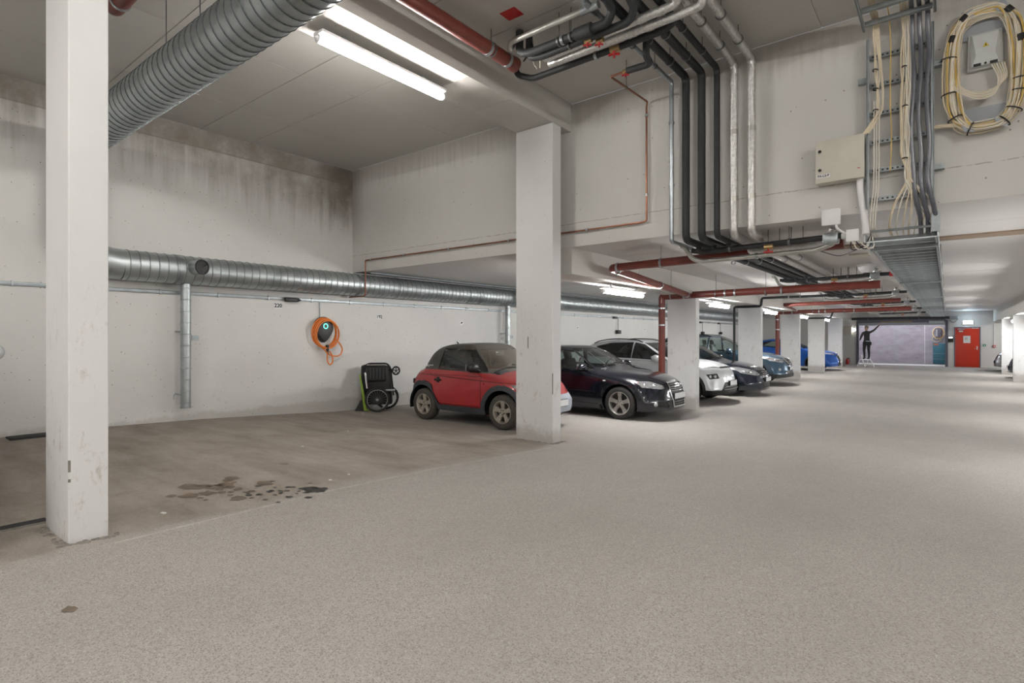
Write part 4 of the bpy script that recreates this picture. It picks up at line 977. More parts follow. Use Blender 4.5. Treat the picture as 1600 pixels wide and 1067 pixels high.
    for L in S.get('faces', []):
        pid += 1; T[pid] = (L['name'], L['mat'], L.get('off', .003), False); car.cut(L['poly'], L['view'], pid, (lambda c: c.x > S['xf']-1.0) if L['view'] == 'F' else (lambda c: c.x < S['xr']+.8), .04)
    out = car.extract(root, T)
    # wheels
    for x in xw:
        for sg in (-1, 1): wheel(root, x, sg*(W-.115), R, S.get('tw', .2), sg, S.get('rim', 'rim_silver'), S.get('spokes', 5), S.get('tyre', 'tyre'), S.get('rr', .68), S.get('sw', .16))
    # interior
    fl = MB(); fl.box(S['xr']+.35, S['xf']-.5, -W*.80, W*.80, .22, .30); fl.build('floor_pan', 'black_plastic', root)
    sm = S.get('seat', 'seat_fabric'); hz = S.get('sz', .48)
    for sg in (-1, 1): seat(root, S['seatx'], sg*W*.42, hz, sm)
    if S.get('rear_seat', True):
        o = MB().obox((S['seatx']-.85, 0, hz+.02), (.25,0,0), (0,W*.68,0), (0,0,.09)).build('rear_bench', sm, root, bevel=.04)
        MB().obox((S['seatx']-1.14, 0, hz+.34), (.07,0,.02), (0,W*.68,0), (-.08,0,.28)).build('bench_back', sm, o, bevel=.04)
    dx, dz = S['dash']; MB().obox((dx, 0, dz-.10), (.20, 0, .03), (0, W*.80, 0), (-.03, 0, .10)).build('dashboard', 'interior', root, bevel=.05)
    k = MB(); sx, sy, sz = dx-.30, W*.42, dz+.02
    k.torus((sx, sy, sz), (-.9, 0, .45), .185, .014, 24, 8); k.cyl((sx, sy, sz), (dx, sy, dz-.06), .022, 8)
    for q in (0, PI): k.cyl((sx, sy, sz), (sx+.0, sy+.17*math.cos(q), sz), .014, 6)
    k.build('steering_wheel', 'black_plastic', root)
    if 'screen' in S: 
        zz = max(p[1] for p in S['screen']); MB().obox((S['mirx'], 0, zz-.08), (.015,0,0), (0,.11,0), (0,0,.03)).build('rear_view_mirror', 'lamp_reflector', root, bevel=.01)
    # outside mirrors
    mx, mz = S['mirror']
    for sg in (-1, 1):
        p, nn = car.sideh(mx, mz-.05, sg); c = p+Vector((-.02, sg*.13, .06)); s_ = S.get('mirs', 1.)
        b = MB().ball(c, .085*s_, .125*s_, .08*s_, 14, 8); b.cyl(p+Vector((.02, -sg*.01, .0)), c+Vector((0, -sg*.05, -.03)), .028, 8)
        o = b.build('mirror', S.get('mirmat', S['paint']), root)
        MB().obox(c+Vector((-.072*s_, 0, 0)), (.006, 0, 0), (0, .085*s_, 0), (0, 0, .05*s_)).build('mirror_glass', 'lamp_reflector', o, bevel=.004)
    for (hx, hz_) in S.get('handles', []):
        for sg in (-1, 1):
            p, nn = car.sideh(hx, hz_, sg); MB().obox(p+Vector((0, sg*.014, 0)), (.085, 0, 0), (0, .014, 0), (0, 0, .016)).build('door_handle', S.get('handmat', S['paint']), root, bevel=.010)
            if S.get('handcup'): MB().lathe([(0, .055), (.006, .045)], p-Vector((0, sg*.002, 0)), (0, sg, 0), 16).build('handle_cup', 'black_plastic', root)
    for pl in S.get('plates', []):
        (py, pz, fr) = pl; p, nn = car.front(py, pz) if fr else car.rear(py, pz); sgn = 1 if fr else -1
        xs = [ (car.front(py+d, pz+e)[0].x if fr else car.rear(py+d, pz+e)[0].x) for d in (-.2, .2) for e in (-.05, .05)]
        px = (max(xs+[p.x])+.008) if fr else (min(xs+[p.x])-.008)
        o = MB().box(px-.035, px+.012, py-.265, py+.265, pz-.062, pz+.062).build('plate_holder', 'black_plastic', root, bevel=.006) if fr else MB().box(px-.012, px+.035, py-.265, py+.265, pz-.062, pz+.062).build('plate_holder', 'black_plastic', root, bevel=.006)
        MB().box(px+sgn*.012, px+sgn*.016, py-.255, py+.255, pz-.053, pz+.053).build('number_plate', 'plate_white', o)
    for (ly, lz, lr) in S.get('lenses', []):
        for sg in (-1, 1):
            p, nn = car.front(sg*ly, lz); n_ = nn.normalized()
            o = MB().lathe([(-.01, lr), (.008, lr), (.010, lr*.82), (.004, lr*.75)], p, n_, 20, False).build('lamp_ring', 'chrome', root)
            MB().lathe([(.0, lr*.78), (.010, lr*.6), (.016, lr*.2), (.017, .001)], p, n_, 16).build('lamp_lens', 'lamp_reflector', o)
    for (y0, y1, z, th) in S.get('bars', []):
        n = 7; pts = [car.front(y0+(y1-y0)*i/(n-1), z)[0]+Vector((.014, 0, 0)) for i in range(n)]; MB().tube(pts, th, 6).build('grille_bar', S.get('barmat', 'chrome'), root)
    for sg in (-1, 1):   # wipers
        if S.get('wipers'):
            (a, b_) = S['wipers']; p0, _ = car.hit((a[0], a[1]*sg*.3+.1, 3), (0, 0, -1)); pts = []
            for i in range(6):
                yy = a[1]*(1 if sg > 0 else -.05)-i*.11; h, nn = car.hit((a[0]-.015*i, yy, 3), (0, 0, -1)); pts.append(h+Vector((0,0,.012)))
            MB().tube(pts, .008, 6).build('wiper', 'black_plastic', root)
    if S.get('rails'):
        (x0, x1, yv) = S['rails']
        for sg in (-1, 1):
            pts = []
            for i in range(13):
                x = x0+(x1-x0)*i/12; h, nn = car.hit((x, sg*yv, 3), (0, 0, -1)); pts.append(h+Vector((0, 0, .035*math.sin(PI*i/12)**.35+.004)))
            MB().tube(pts, .014, 8).build('roof_rail', S.get('railmat', 'black_plastic'), root)
    if S.get('antenna'):
        x = S['antenna']; h, nn = car.hit((x, 0, 3), (0, 0, -1)); MB().tube([h, h+Vector((-.02, 0, .03)), h+Vector((-.06, 0, .07))], lambda i: (.022, .016, .006)[i], 8).build('antenna', 'black_plastic', root)
    return root, car
def box2(x0, x1, z0, z1): return [(x0, z0), (x1, z0), (x1, z1), (x0, z1)]
# --- small red two-seater
S = dict(name='microcar', label='small dusty red two-seater car with black roof, behind the tall column', loc=(-6.67, 7.72, .105), W=.755, xr=-1.42, xf=1.58, xc=-.1, paint='paint_red', low=.90, tumb=.30, crown=.05, bf=.30, br=.22, round=4,
  top=[(-1.42,.55),(-1.40,.72),(-1.34,.86),(-1.24,.945),(-1.12,.985),(-1.03,1.11),(-.91,1.27),(-.70,1.375),(-.35,1.42),(.0,1.425),(.2,1.40),(.34,1.33),(.72,1.0),(.80,.955),(1.0,.92),(1.25,.85),(1.42,.75),(1.52,.62),(1.58,.50)],
  belt=[(-1.42,.50),(-1.2,.90),(-.9,.945),(0,.925),(.75,.90),(1.1,.84),(1.4,.66),(1.58,.42)], bot=[(-1.42,.30),(-1.2,.22),(1.2,.22),(1.58,.27)],
  wr=.292, wheels=(-.935, .935), arch=.355, clad='clad_dark', cladw=.085, rim='rim_dusty', tyre='tyre_dusty', tw=.185, rr=.64, sw=.17,
  zones=[dict(name='roof', mat='paint_roof_dusty', view='S', polys=[[(-1.20,.945),(-.60,.945),(.0,.930),(.78,.905),(.84,.96),(.5,1.5),(-1.2,1.5)]], n=-1, lim=lambda c: c.z > .90),
         dict(name='sill', mat='clad_dark', view='S', polys=[box2(-.75,.75,.1,.325)], n=.02, off=.012, apart=True),
         dict(name='front_bumper', mat='bumper_silver', view='S', polys=[box2(1.22,1.7,.1,.56)], n=-1, off=.008),
         dict(name='rear_bumper', mat='clad_dark', view='S', polys=[box2(-1.6,-1.2,.1,.5)], n=-1, off=.008)],
  doors=[[(-.73,.86),(-.66,.55),(-.52,.34),(.50,.34),(.50,.86)]],
  windows=[[(-.52,.965),(.56,.945),(.22,1.29),(-.48,1.315)]], sideglass='glass_dusty_side', trim='black_plastic', trimw=.012,
  screen=[(-.60,.985),(.60,.985),(.50,1.31),(-.50,1.31)], screen_mat='glass_dusty', rearglass=[(-.45,1.05),(.45,1.05),(.38,1.28),(-.38,1.28)], rearglass_mat='glass_dark',
  lamps=[dict(name='headlight', view='F', poly=[(.42,.60),(.66,.60),(.70,.74),(.46,.76)], mat='lamp_reflector'), dict(name='tail_light', view='R', poly=[(.50,.62),(.70,.62),(.70,.78),(.50,.80)], mat='lamp_red')],
  seatx=-.15, rear_seat=False, dash=(.62,.93), mirx=.30, mirror=(.42,1.0), mirmat='black_plastic', mirs=1.05, handles=[(-.52,.76)], handmat='black_plastic', handcup=True, wipers=((.74,.45),None), antenna=-.72, plates=[(0,.42,True)], sz=.45)
root, car = make_car(S)
p, nn = car.sideh(-.80, 1.005, -1)
lt = MB()
for k in range(7):   # worn, illegible silver lettering
    q = p+Vector((-.12+.038*k, -.004, .0)); lt.obox(q, (.004, 0, .006*(1 if k % 2 else -1)), (0, .002, 0), (0, 0, .017))
    lt.obox(q+Vector((.010, 0, .010 if k % 3 else -.012)), (.010, 0, 0), (0, .002, 0), (0, 0, .004))
lt.build('quarter_lettering', 'white_plastic', root)
for sg in (-1, 1): p, nn = car.sideh(.56, .74, sg); MB().lathe([(0,.018),(.008,.014)], p, (0,sg,0), 12).build('indicator', 'lamp_red', root)
for sg in (-1, 1): MB().obox(car.rear(sg*.60, .70)[0], (.03,0,0), (0,.07,0), (0,0,.05)).build('rear_lamp_housing', 'black_plastic', root, bevel=.02)
# body crease above the door
for sg in (-1, 1):
    pts = [car.sideh(-1.15+.1*i, .855-.004*i, sg)[0]+Vector((0, sg*.001, 0)) for i in range(25)]
    MB().tube(pts, .0045, 5).build('body_crease', 'black_plastic', root)
# --- black hatchback
S = dict(name='hatchback', label='glossy black hatchback with four-ring grille badge beside the red-piped column', loc=(-6.22, 10.42, .045), W=.885, xr=-2.10, xf=2.14, xc=-.45, paint='paint_black', low=.93, bf=.40, br=.25,
  top=[(-2.10,.45),(-2.09,.70),(-2.03,.90),(-1.93,1.02),(-1.70,1.21),(-1.35,1.345),(-.9,1.405),(-.4,1.42),(.0,1.40),(.22,1.345),(.92,1.01),(1.02,.975),(1.35,.925),(1.65,.865),(1.9,.79),(2.03,.715),(2.10,.60),(2.14,.42)],
  belt=[(-2.10,.42),(-2.0,.80),(-1.7,.985),(-.6,.965),(.8,.925),(1.3,.85),(1.75,.76),(2.0,.62),(2.14,.38)], bot=[(-2.10,.32),(-1.8,.22),(1.7,.18),(2.14,.20)],
  wr=.318, wheels=(-1.28, 1.29), arch=.365, rim='rim_silver', tw=.21, rr=.69, sw=.15,
  doors=[[(-.50,.93),(-.56,.62),(-.46,.30),(.82,.27),(.86,.60),(.82,.90)]],
  windows=[[(-.42,.975),(.70,.945),(.12,1.30),(-.36,1.345)], [(-1.40,1.05),(-.52,.98),(-.46,1.345),(-.95,1.305)]], trim='black_plastic',
  screen=[(-.70,.99),(.70,.99),(.56,1.345),(-.56,1.345)], rearglass=[(-.55,1.06),(.55,1.06),(.48,1.30),(-.48,1.30)], rearglass_mat='glass_dark',
  lamps=[dict(name='headlight', view='F', poly=[(.44,.615),(.50,.595),(.80,.635),(.83,.745),(.62,.745),(.45,.665)], mat='lamp_reflector'), dict(name='tail_light', view='R', poly=[(.45,.78),(.84,.78),(.84,.98),(.5,.98)], mat='lamp_red')],
  faces=[dict(name='grille_frame', view='F', poly=[(-.31,.725),(.31,.725),(.345,.56),(.27,.245),(-.27,.245),(-.345,.56)], mat='chrome', off=.010), dict(name='grille', view='F', poly=[(-.275,.70),(.275,.70),(.305,.56),(.24,.275),(-.24,.275),(-.305,.56)], mat='black_plastic', off=-.012),
         dict(name='lower_intake', view='F', poly=[(.40,.26),(.68,.29),(.66,.38),(.42,.38)], mat='black_plastic', off=-.01), dict(name='lower_intake', view='F', poly=[(-.40,.26),(-.68,.29),(-.66,.38),(-.42,.38)], mat='black_plastic', off=-.01)],
  bars=[(-.27,.27,.68,.006),(-.28,.28,.64,.006),(-.29,.29,.60,.006),(-.29,.29,.56,.006),(-.25,.25,.36,.006),(-.24,.24,.31,.006)], plates=[(0,.46,True)], lenses=[(.60,.675,.040),(.72,.685,.036),(.70,.33,.042)],
  seatx=-.25, dash=(.72,.95), mirx=.18, mirror=(.56,.985), handles=[(-.30,.80)], wipers=((.86,.55),None), antenna=-1.25, sz=.42)
root, car = make_car(S)
for k in range(4):
    p, nn = car.front(-.105+.07*k, .628); MB().torus(p+Vector((.026,0,0)), (1,0,0), .043, .007, 22, 6).build('badge_ring', 'chrome', root)
for sg in (-1, 1):
    p, nn = car.sideh(.98, .74, sg); MB().obox(p+Vector((0, sg*.004, 0)), (.028,0,0), (0,.006,0), (0,0,.012)).build('side_repeater', 'plate_white', root, bevel=.004)
    MB().tube([car.sideh(-.52+.13*i, .53-.002*i, sg)[0]+Vector((0, sg*.004, 0)) for i in range(11)], .012, 6).build('rubbing_strip', 'paint_black', root)
    MB().tube([car.sideh(.90-.008-.084*i, .965+.0475*i*.98, sg)[0]+Vector((0,sg*.004,.0)) for i in range(8)], .006, 5).build('pillar_trim', 'chrome', root)
    MB().box(.86, .90, sg*.80-.06, sg*.80+.06, .16, .30).build('mud_flap', 'black_plastic', root)
# --- white crossover
S = dict(name='crossover_car', label='white crossover car with black lower bumper and dark roof rails', loc=(-6.27, 14.1, 0), W=.90, xr=-2.09, xf=2.12, xc=-.35, paint='paint_white', low=1.02, bf=.34, br=.25,
  top=[(-2.09,.5),(-2.07,.85),(-1.98,1.10),(-1.78,1.36),(-1.4,1.50),(-.8,1.56),(-.2,1.55),(.12,1.49),(.95,1.12),(1.05,1.085),(1.45,1.035),(1.75,.965),(1.95,.88),(2.04,.74),(2.09,.56),(2.12,.42)],
  belt=[(-2.09,.5),(-1.95,.98),(-1.5,1.09),(-.5,1.05),(.9,1.01),(1.5,.95),(1.85,.84),(2.12,.40)], bot=[(-2.09,.34),(-1.8,.25),(1.75,.22),(2.12,.25)],
  wr=.335, wheels=(-1.30, 1.27), arch=.395, clad='black_plastic', cladw=.07,
  zones=[dict(name='sill', mat='black_plastic', view='S', polys=[box2(-1.0,1.0,.1,.38)], n=.02, off=.010, apart=True), dict(name='front_skirt', mat='black_plastic', view='S', polys=[box2(1.5,2.3,.1,.345)], n=-1, off=.008), dict(name='rear_skirt', mat='black_plastic', view='S', polys=[box2(-2.3,-1.5,.1,.55)], n=-1, off=.008)],
  doors=[[(-.22,1.03),(-.22,.42),(.84,.42),(.88,1.0)], [(-.98,1.05),(-.82,.42),(-.25,.42),(-.25,1.03)]], windows=[[(-.18,1.09),(.74,1.05),(.10,1.42),(-.14,1.465)], [(-1.5,1.17),(-1.35,1.12),(-.24,1.09),(-.24,1.47),(-.9,1.45),(-1.25,1.36)]], sideglass='glass_dark', trim='black_plastic',
  screen=[(-.72,1.11),(.72,1.11),(.58,1.475),(-.58,1.475)], rearglass=[(-.55,1.15),(.55,1.15),(.5,1.42),(-.5,1.42)], rearglass_mat='glass_dark',
  lamps=[dict(name='day_running_light', view='F', poly=[(.34,.865),(.80,.89),(.86,.935),(.50,.915)], mat='lamp_reflector'), dict(name='headlight', view='F', poly=[(.56,.625),(.80,.61),(.84,.725),(.58,.745)], mat='black_plastic', off=-.004), dict(name='tail_light', view='R', poly=[(.5,.95),(.85,.95),(.85,1.05),(.5,1.06)], mat='lamp_red')],
  faces=[dict(name='lower_grille', view='F', poly=[(-.42,.53),(.42,.53),(.62,.33),(.50,.26),(-.50,.26),(-.62,.33)], mat='black_plastic', off=-.008), dict(name='upper_slit', view='F', poly=[(-.40,.86),(.40,.86),(.36,.90),(-.36,.90)], mat='black_plastic', off=-.004)],
  bars=[(-.45,.45,.43,.008),(-.52,.52,.36,.008)], barmat='plate_grey', plates=[(0,.50,True)], lenses=[(.66,.68,.040),(.76,.675,.036)], rails=(-1.45,.0,.60), seatx=-.05, dash=(.8,1.03), mirx=.15, mirror=(.55,1.08), mirs=1.15, handles=[(-.05,.90),(-.75,.93)], wipers=((.95,.55),None), sz=.55)
make_car(S)
# --- dark saloon
S = dict(name='saloon_car', label='dark navy car with large clear headlights between white and blue-grey cars', loc=(-6.10, 16.42, 0), W=.875, xr=-2.2, xf=2.20, xc=-.4, paint='paint_navy', low=.95, bf=.42, br=.3,
  top=[(-2.2,.5),(-2.18,.8),(-2.08,.98),(-1.8,1.06),(-1.6,1.15),(-1.1,1.40),(-.5,1.46),(.0,1.44),(.25,1.37),(.98,1.0),(1.1,.96),(1.5,.91),(1.85,.83),(2.05,.73),(2.14,.60),(2.20,.42)],
  belt=[(-2.2,.5),(-2.05,.86),(-1.5,.98),(0,.95),(.9,.91),(1.5,.83),(1.9,.70),(2.2,.38)], bot=[(-2.2,.32),(-1.9,.22),(1.8,.17),(2.2,.18)], wr=.315, wheels=(-1.33,1.30), arch=.365,
  doors=[[(-.18,.93),(-.18,.28),(.80,.28),(.84,.90)], [(-.95,.95),(-.85,.30),(-.21,.28),(-.21,.93)]], windows=[[(-.15,.99),(.72,.955),(.15,1.33),(-.12,1.37)], [(-1.25,1.06),(-.2,.99),(-.2,1.375),(-.95,1.31)]], trim='black_plastic', screen=[(-.70,.99),(.70,.99),(.57,1.36),(-.57,1.36)],
  lamps=[dict(name='headlight', view='F', poly=[(.40,.60),(.52,.565),(.82,.64),(.86,.80),(.72,.80),(.48,.70)], mat='lamp_reflector')],
  faces=[dict(name='grille', view='F', poly=[(-.34,.70),(.34,.70),(.28,.58),(-.28,.58)], mat='black_plastic', off=-.008), dict(name='lower_intake', view='F', poly=[(-.46,.40),(.46,.40),(.38,.24),(-.38,.24)], mat='black_plastic', off=-.01)],
  bars=[(-.30,.30,.67,.010),(-.28,.28,.62,.008),(-.34,.34,.565,.014)], plates=[(0,.46,True)], lenses=[(.60,.66,.042),(.72,.70,.042)], seatx=-.1, dash=(.78,.93), mirx=.2, mirror=(.6,.99), handles=[(-.05,.8),(-.75,.82)], wipers=((.95,.55),None), sz=.43)
root, car = make_car(S)
p, nn = car.front(0, .635); MB().torus(p+Vector((.03,0,0)), (1,0,0), .05, .008, 22, 6, (.8, 1)).build('badge', 'chrome', root)
# --- blue-grey SUV
S = dict(name='suv', label='tall blue-grey SUV with chrome V grille and round fog lamps', loc=(-6.43, 20.35, 0), W=.915, xr=-2.32, xf=2.34, xc=-.5, paint='paint_bluegrey', low=1.09, bf=.40, br=.2,
  top=[(-2.32,.5),(-2.30,.95),(-2.22,1.25),(-2.05,1.50),(-1.7,1.64),(-1.0,1.70),(-.3,1.69),(.05,1.63),(.98,1.16),(1.1,1.12),(1.5,1.08),(1.9,1.0),(2.15,.90),(2.25,.76),(2.31,.58),(2.34,.45)],
  belt=[(-2.32,.5),(-2.15,1.05),(-1.6,1.14),(0,1.09),(.9,1.05),(1.6,.98),(2.05,.85),(2.34,.42)], bot=[(-2.32,.38),(-1.9,.27),(1.85,.25),(2.34,.30)], wr=.36, wheels=(-1.38,1.33), arch=.425, clad='black_plastic', cladw=.05,
  zones=[dict(name='sill', mat='black_plastic', view='S', polys=[box2(-1.0,1.0,.1,.40)], n=.02, off=.01, apart=True), dict(name='front_skirt', mat='clad_dark', view='S', polys=[box2(1.6,2.5,.1,.40)], n=-1, off=.008)],
  doors=[[(-.22,1.06),(-.22,.44),(.86,.44),(.9,1.03)], [(-1.05,1.09),(-.85,.44),(-.25,.44),(-.25,1.06)]], windows=[[(-.18,1.14),(.78,1.09),(.05,1.56),(-.14,1.60)], [(-1.25,1.17),(-.24,1.14),(-.24,1.605),(-1.2,1.58)], [(-1.95,1.25),(-1.3,1.18),(-1.26,1.57),(-1.75,1.5)]], trim='chrome', trimw=.012, sideglass='glass_clear', seat='seat_light',
  screen=[(-.72,1.15),(.72,1.15),(.6,1.60),(-.6,1.60)], lamps=[dict(name='headlight', view='F', poly=[(.40,.80),(.52,.755),(.84,.83),(.88,.94),(.70,.955),(.45,.87)], mat='lamp_reflector')],
  faces=[dict(name='grille', view='F', poly=[(-.38,.90),(.38,.90),(.26,.68),(-.26,.68)], mat='black_plastic', off=-.008), dict(name='lower_intake', view='F', poly=[(-.55,.50),(.55,.50),(.42,.37),(-.42,.37)], mat='black_plastic', off=-.01)],
  bars=[(-.34,.34,.80,.006),(-.30,.30,.74,.006)], plates=[(0,.58,True)], lenses=[(.66,.85,.045),(.70,.555,.052)], rails=(-1.7,-.1,.62), railmat='black_plastic', seatx=-.05, dash=(.85,1.10), mirx=.1, mirror=(.6,1.14), mirs=1.2, handles=[(-.05,.95),(-.8,.97)], wipers=((1.0,.55),None), sz=.66)
root, car = make_car(S)
for sg in (-1, 1):
    p = [car.front(sg*(.34-.032*i), .89-.034*i)[0]+Vector((.016,0,0)) for i in range(7)]; MB().tube(p, .018, 6).build('grille_chrome', 'chrome', root)
p, nn = car.front(0, .76); MB().torus(p+Vector((.03,0,0)), (1,0,0), .062, .010, 22, 6).build('badge', 'chrome', root); MB().obox(p+Vector((.034,0,0)), (.006,0,0), (0,.075,0), (0,0,.012)).build('badge_bar', 'chrome', root)
# --- bright blue crossover
S = dict(name='crossover_car', label='bright blue crossover parked behind the far columns near the gate', loc=(-6.28, 30.6, 0), W=.92, xr=-2.25, xf=2.26, xc=-.45, paint='paint_blue', low=1.0, bf=.42, br=.3,
  top=[(-2.25,.5),(-2.22,.9),(-2.1,1.10),(-1.85,1.28),(-1.3,1.45),(-.6,1.52),(.0,1.50),(.25,1.43),(1.0,1.06),(1.12,1.02),(1.5,.98),(1.9,.90),(2.1,.80),(2.2,.62),(2.26,.42)], belt=[(-2.25,.5),(-2.05,.98),(-1.4,1.05),(0,1.0),(.95,.97),(1.6,.90),(2.0,.76),(2.26,.4)], bot=[(-2.25,.34),(-1.9,.24),(1.85,.2),(2.26,.22)],
  wr=.34, wheels=(-1.33,1.31), arch=.395, clad='black_plastic', cladw=.05, doors=[[(-.2,.98),(-.2,.36),(.86,.36),(.9,.95)]], windows=[[(-.18,1.04),(.76,1.0),(.15,1.38),(-.14,1.42)], [(-1.45,1.15),(-.22,1.04),(-.22,1.425),(-.95,1.38)]], sideglass='glass_clear', screen=[(-.7,1.05),(.7,1.05),(.57,1.42),(-.57,1.42)],
  lamps=[dict(name='headlight', view='F', poly=[(.42,.73),(.84,.80),(.86,.86),(.50,.82)], mat='lamp_reflector')], faces=[dict(name='grille', view='F', poly=[(-.38,.74),(.38,.74),(.30,.52),(.45,.24),(-.45,.24),(-.30,.52)], mat='black_plastic', off=-.01)], bars=[(-.36,.36,.74,.008),(-.42,.42,.27,.012)], plates=[(0,.42,True)],
  seatx=-.05, dash=(.82,.98), mirx=.2, mirror=(.6,1.04), wipers=None, antenna=-1.3, sz=.5)
make_car(S)
# --- cars at the frame's edges
W0 = dict(name='van', cat='van', label='white van parked before the first column, only its mirror tip shows', loc=(-6.45, -.172, zf(0)), W=.90, xr=-2.2, xf=1.95, xc=-.3, paint='paint_white', low=1.12, bf=.35, br=.12,
  top=[(-2.2,.6),(-2.19,1.3),(-2.12,1.72),(-1.9,1.82),(-.8,1.85),(-.1,1.82),(.2,1.74),(.95,1.22),(1.1,1.16),(1.5,1.06),(1.78,.92),(1.9,.70),(1.95,.45)], belt=[(-2.2,.6),(-2.1,1.1),(0,1.1),(.9,1.06),(1.5,.95),(1.95,.42)], bot=[(-2.2,.3),(1.6,.22),(1.95,.25)], wr=.32, wheels=(-1.3,1.2), doors=[[(-.2,1.08),(-.2,.3),(.8,.3),(.84,1.06)]],
  windows=[[(-.15,1.16),(.75,1.12),(.2,1.66),(-.12,1.68)]], screen=[(-.72,1.22),(.72,1.22),(.62,1.70),(-.62,1.70)], lamps=[dict(name='headlight', view='F', poly=[(.45,.72),(.82,.76),(.84,.95),(.55,.90)], mat='lamp_reflector')], seatx=-.05, dash=(.85,1.1), mirx=.25, mirror=(.50,1.19), mirs=1.2, mirmat='paint_white', sz=.65, plates=[(0,.45,True)])
make_car(W0)
S2 = dict(S); S2.update(name='crossover_car', label='silver car parked across the aisle beside the far wall', loc=(4.02, 35.1, 0), rz=PI, paint='paint_silver'); make_car(S2)
S3 = dict(S); S3.update(name='crossover_car', label='dark car parked between two columns across the aisle', loc=(4.16, 29.55, 0), rz=PI, paint='paint_navy'); make_car(S3)
# ---------------------------------------------------------------- wall charger with orange cable
t = thing('vehicle_charger', 'black teardrop wall charger with glowing green ring', 'charger', (XL, 6.28, 1.80))
def tear(k, x0, x1):
    pts = []
    for i in range(28):
        q = 2*PI*i/28; w = .16*math.cos(q); z = .19*math.sin(q)
        if z < 0: w *= 1-.45*(-z/.19)**1.5; z *= 1.2
        pts.append((w*k*1.28, z*k*1.22))
    return pts
mb = MB(); P_ = [tear(1, 0, 0), tear(1, 0, 0), tear(.88, 0, 0), tear(.5, 0, 0)]; X_ = [0, .07, .115, .13]
vs = [(X_[i], a, b) for i in range(4) for a, b in P_[i]]; n = 28
fs = [(i*n+j, i*n+(j+1)%n, (i+1)*n+(j+1)%n, (i+1)*n+j) for i in range(3) for j in range(n)]+[tuple(range(3*n, 4*n))]
mb.add(vs, fs); mb.build('housing', 'black_plastic', t)
MB().torus((.130, .0, .045), (1,0,0), .046, .0065, 26, 8).build('led_ring', 'led_green', t)
MB().box(.112, .117, -.09, -.07, -.05, -.035).build('badge', 'box_grey', t)
MB().tube(fillet([(.012, -.05, .55), (.012, -.06, .52), (.012, -.06, .18)], .02), .010, 8).build('feed_conduit', 'galv_dull', t)
t = thing('charging_cable', 'orange charging cable coiled around the wall charger', 'cable', (XL+.06, 6.28, 1.72))
pts = []
for k in range(5):
    a, b = .265-.012*(k % 3), .30-.014*((k+1) % 3)
    for i in range(26):
        q = 2*PI*i/26-PI/2; pts.append((.035+.017*k+.006*math.sin(q*3), a*math.cos(q)-.02+.012*k, b*math.sin(q)+.0-.01*k))
MB().tube(pts, .0135, 8).build('coil', 'orange_cable', t)
MB().tube(spl([(.10, .20, -.12), (.09, .30, -.22), (.08, .37, -.34), (.08, .30, -.46), (.08, .12, -.46), (.08, -.02, -.36), (.07, -.10, -.28)], 7), .0135, 8).build('loop', 'orange_cable', t)
MB().tube(spl([(.10, .02, -.38), (.09, .02, -.50), (.09, .04, -.60), (.09, .09, -.635), (.09, .14, -.58), (.09, .13, -.46), (.09, .07, -.37)], 7), .0135, 8).build('loop', 'orange_cable', t)
MB().lathe([(0,.03),(.06,.034),(.12,.026),(.2,.018)], (.09, .02, -.24), (0,.05,-1), 12).build('plug', 'black_plastic', t)
# ---------------------------------------------------------------- folded bicycle trailer
t = thing('bicycle_trailer', 'folded black and green bicycle trailer standing on end against the wall', 'trailer', (-9.20, 7.18, zf(7.2)), math.radians(46))
MB().prism([(-.33, .12, .12), (.30, .12, .12), (.26, .12, .93), (-.34, .12, .95)], (0, .22, 0)).build('fabric_body', 'black_plastic', t, bevel=.05)
MB().prism([(-.24, .02, .62), (.18, .02, .62), (.16, .02, .90), (-.22, .02, .90)], (0, .12, 0)).build('seat_panel', 'dark_rubber', t, bevel=.03)
k = MB()
for i in range(5): k.box(-.14+.065*i, -.125+.065*i, .008, .03, .66, .88)
k.build('panel_ribs', 'clad_dark', t)
k = MB(); k.tube(fillet([(-.30, .03, .30), (-.29, .04, .90), (-.18, .02, .985), (.20, .02, .985), (.27, .05, .90), (.33, .08, .32)], .08), .017, 10); k.build('frame', 'black_plastic', t)
k = MB(); k.cyl((-.20, .0, .955), (.18, .0, .955), .016, 8); k.build('cross_bar', 'chrome', t)
k = MB(); k.cyl((-.235, -.02, .80), (-.185, -.05, .48), .022, 10); k.build('strut', 'chrome', t)
k = MB(); k.prism([(-.36, .0, .78), (-.33, .0, .76), (-.26, -.03, .42), (-.20, -.05, .06), (-.12, -.05, .02), (-.26, -.02, .02), (-.31, .0, .40)], (0, .03, 0)); k.build('side_panel', pm('lime_fabric', (.28, .42, .05), .6, 0, .1), t, bevel=.008)
for (x, y, nm) in ((.02, -.10, 'wheel'), (.17, .36, 'wheel')):
    w_ = MB().torus((x, y, .252), (0.18, -1, 0), .228, .024, 36, 8).build(nm, 'tyre', t)
    MB().torus((x, y, .252), (.18, -1, 0), .200, .010, 36, 6).build('wheel_rim', 'chrome', w_)
    k = MB()
    for i in range(20):
        q = 2*PI*i/20; d_ = Vector((math.cos(q), .18*math.cos(q), math.sin(q))); k.cyl(Vector((x, y, .252))+d_*.02, Vector((x, y, .252))+d_*.195, .0022, 4)
    k.build('spokes', 'galv_dull', w_)
    MB().cyl((x, y-.04, .252), (x, y+.05, .252), .024, 10).build('hub', 'chrome', w_)
k = MB(); k.box(.16, .36, -.02, .10, .415, .45); k.build('tow_bracket', 'galv', t, bevel=.006)
k = MB(); k.cyl((.24, .05, .86), (.33, .02, .84), .022, 8); k.build('fork', 'black_plastic', t)
w_ = MB().torus((.385, .0, .835), (.55, -1, 0), .078, .018, 26, 8).build('front_wheel', 'tyre', t)
k = MB(); 
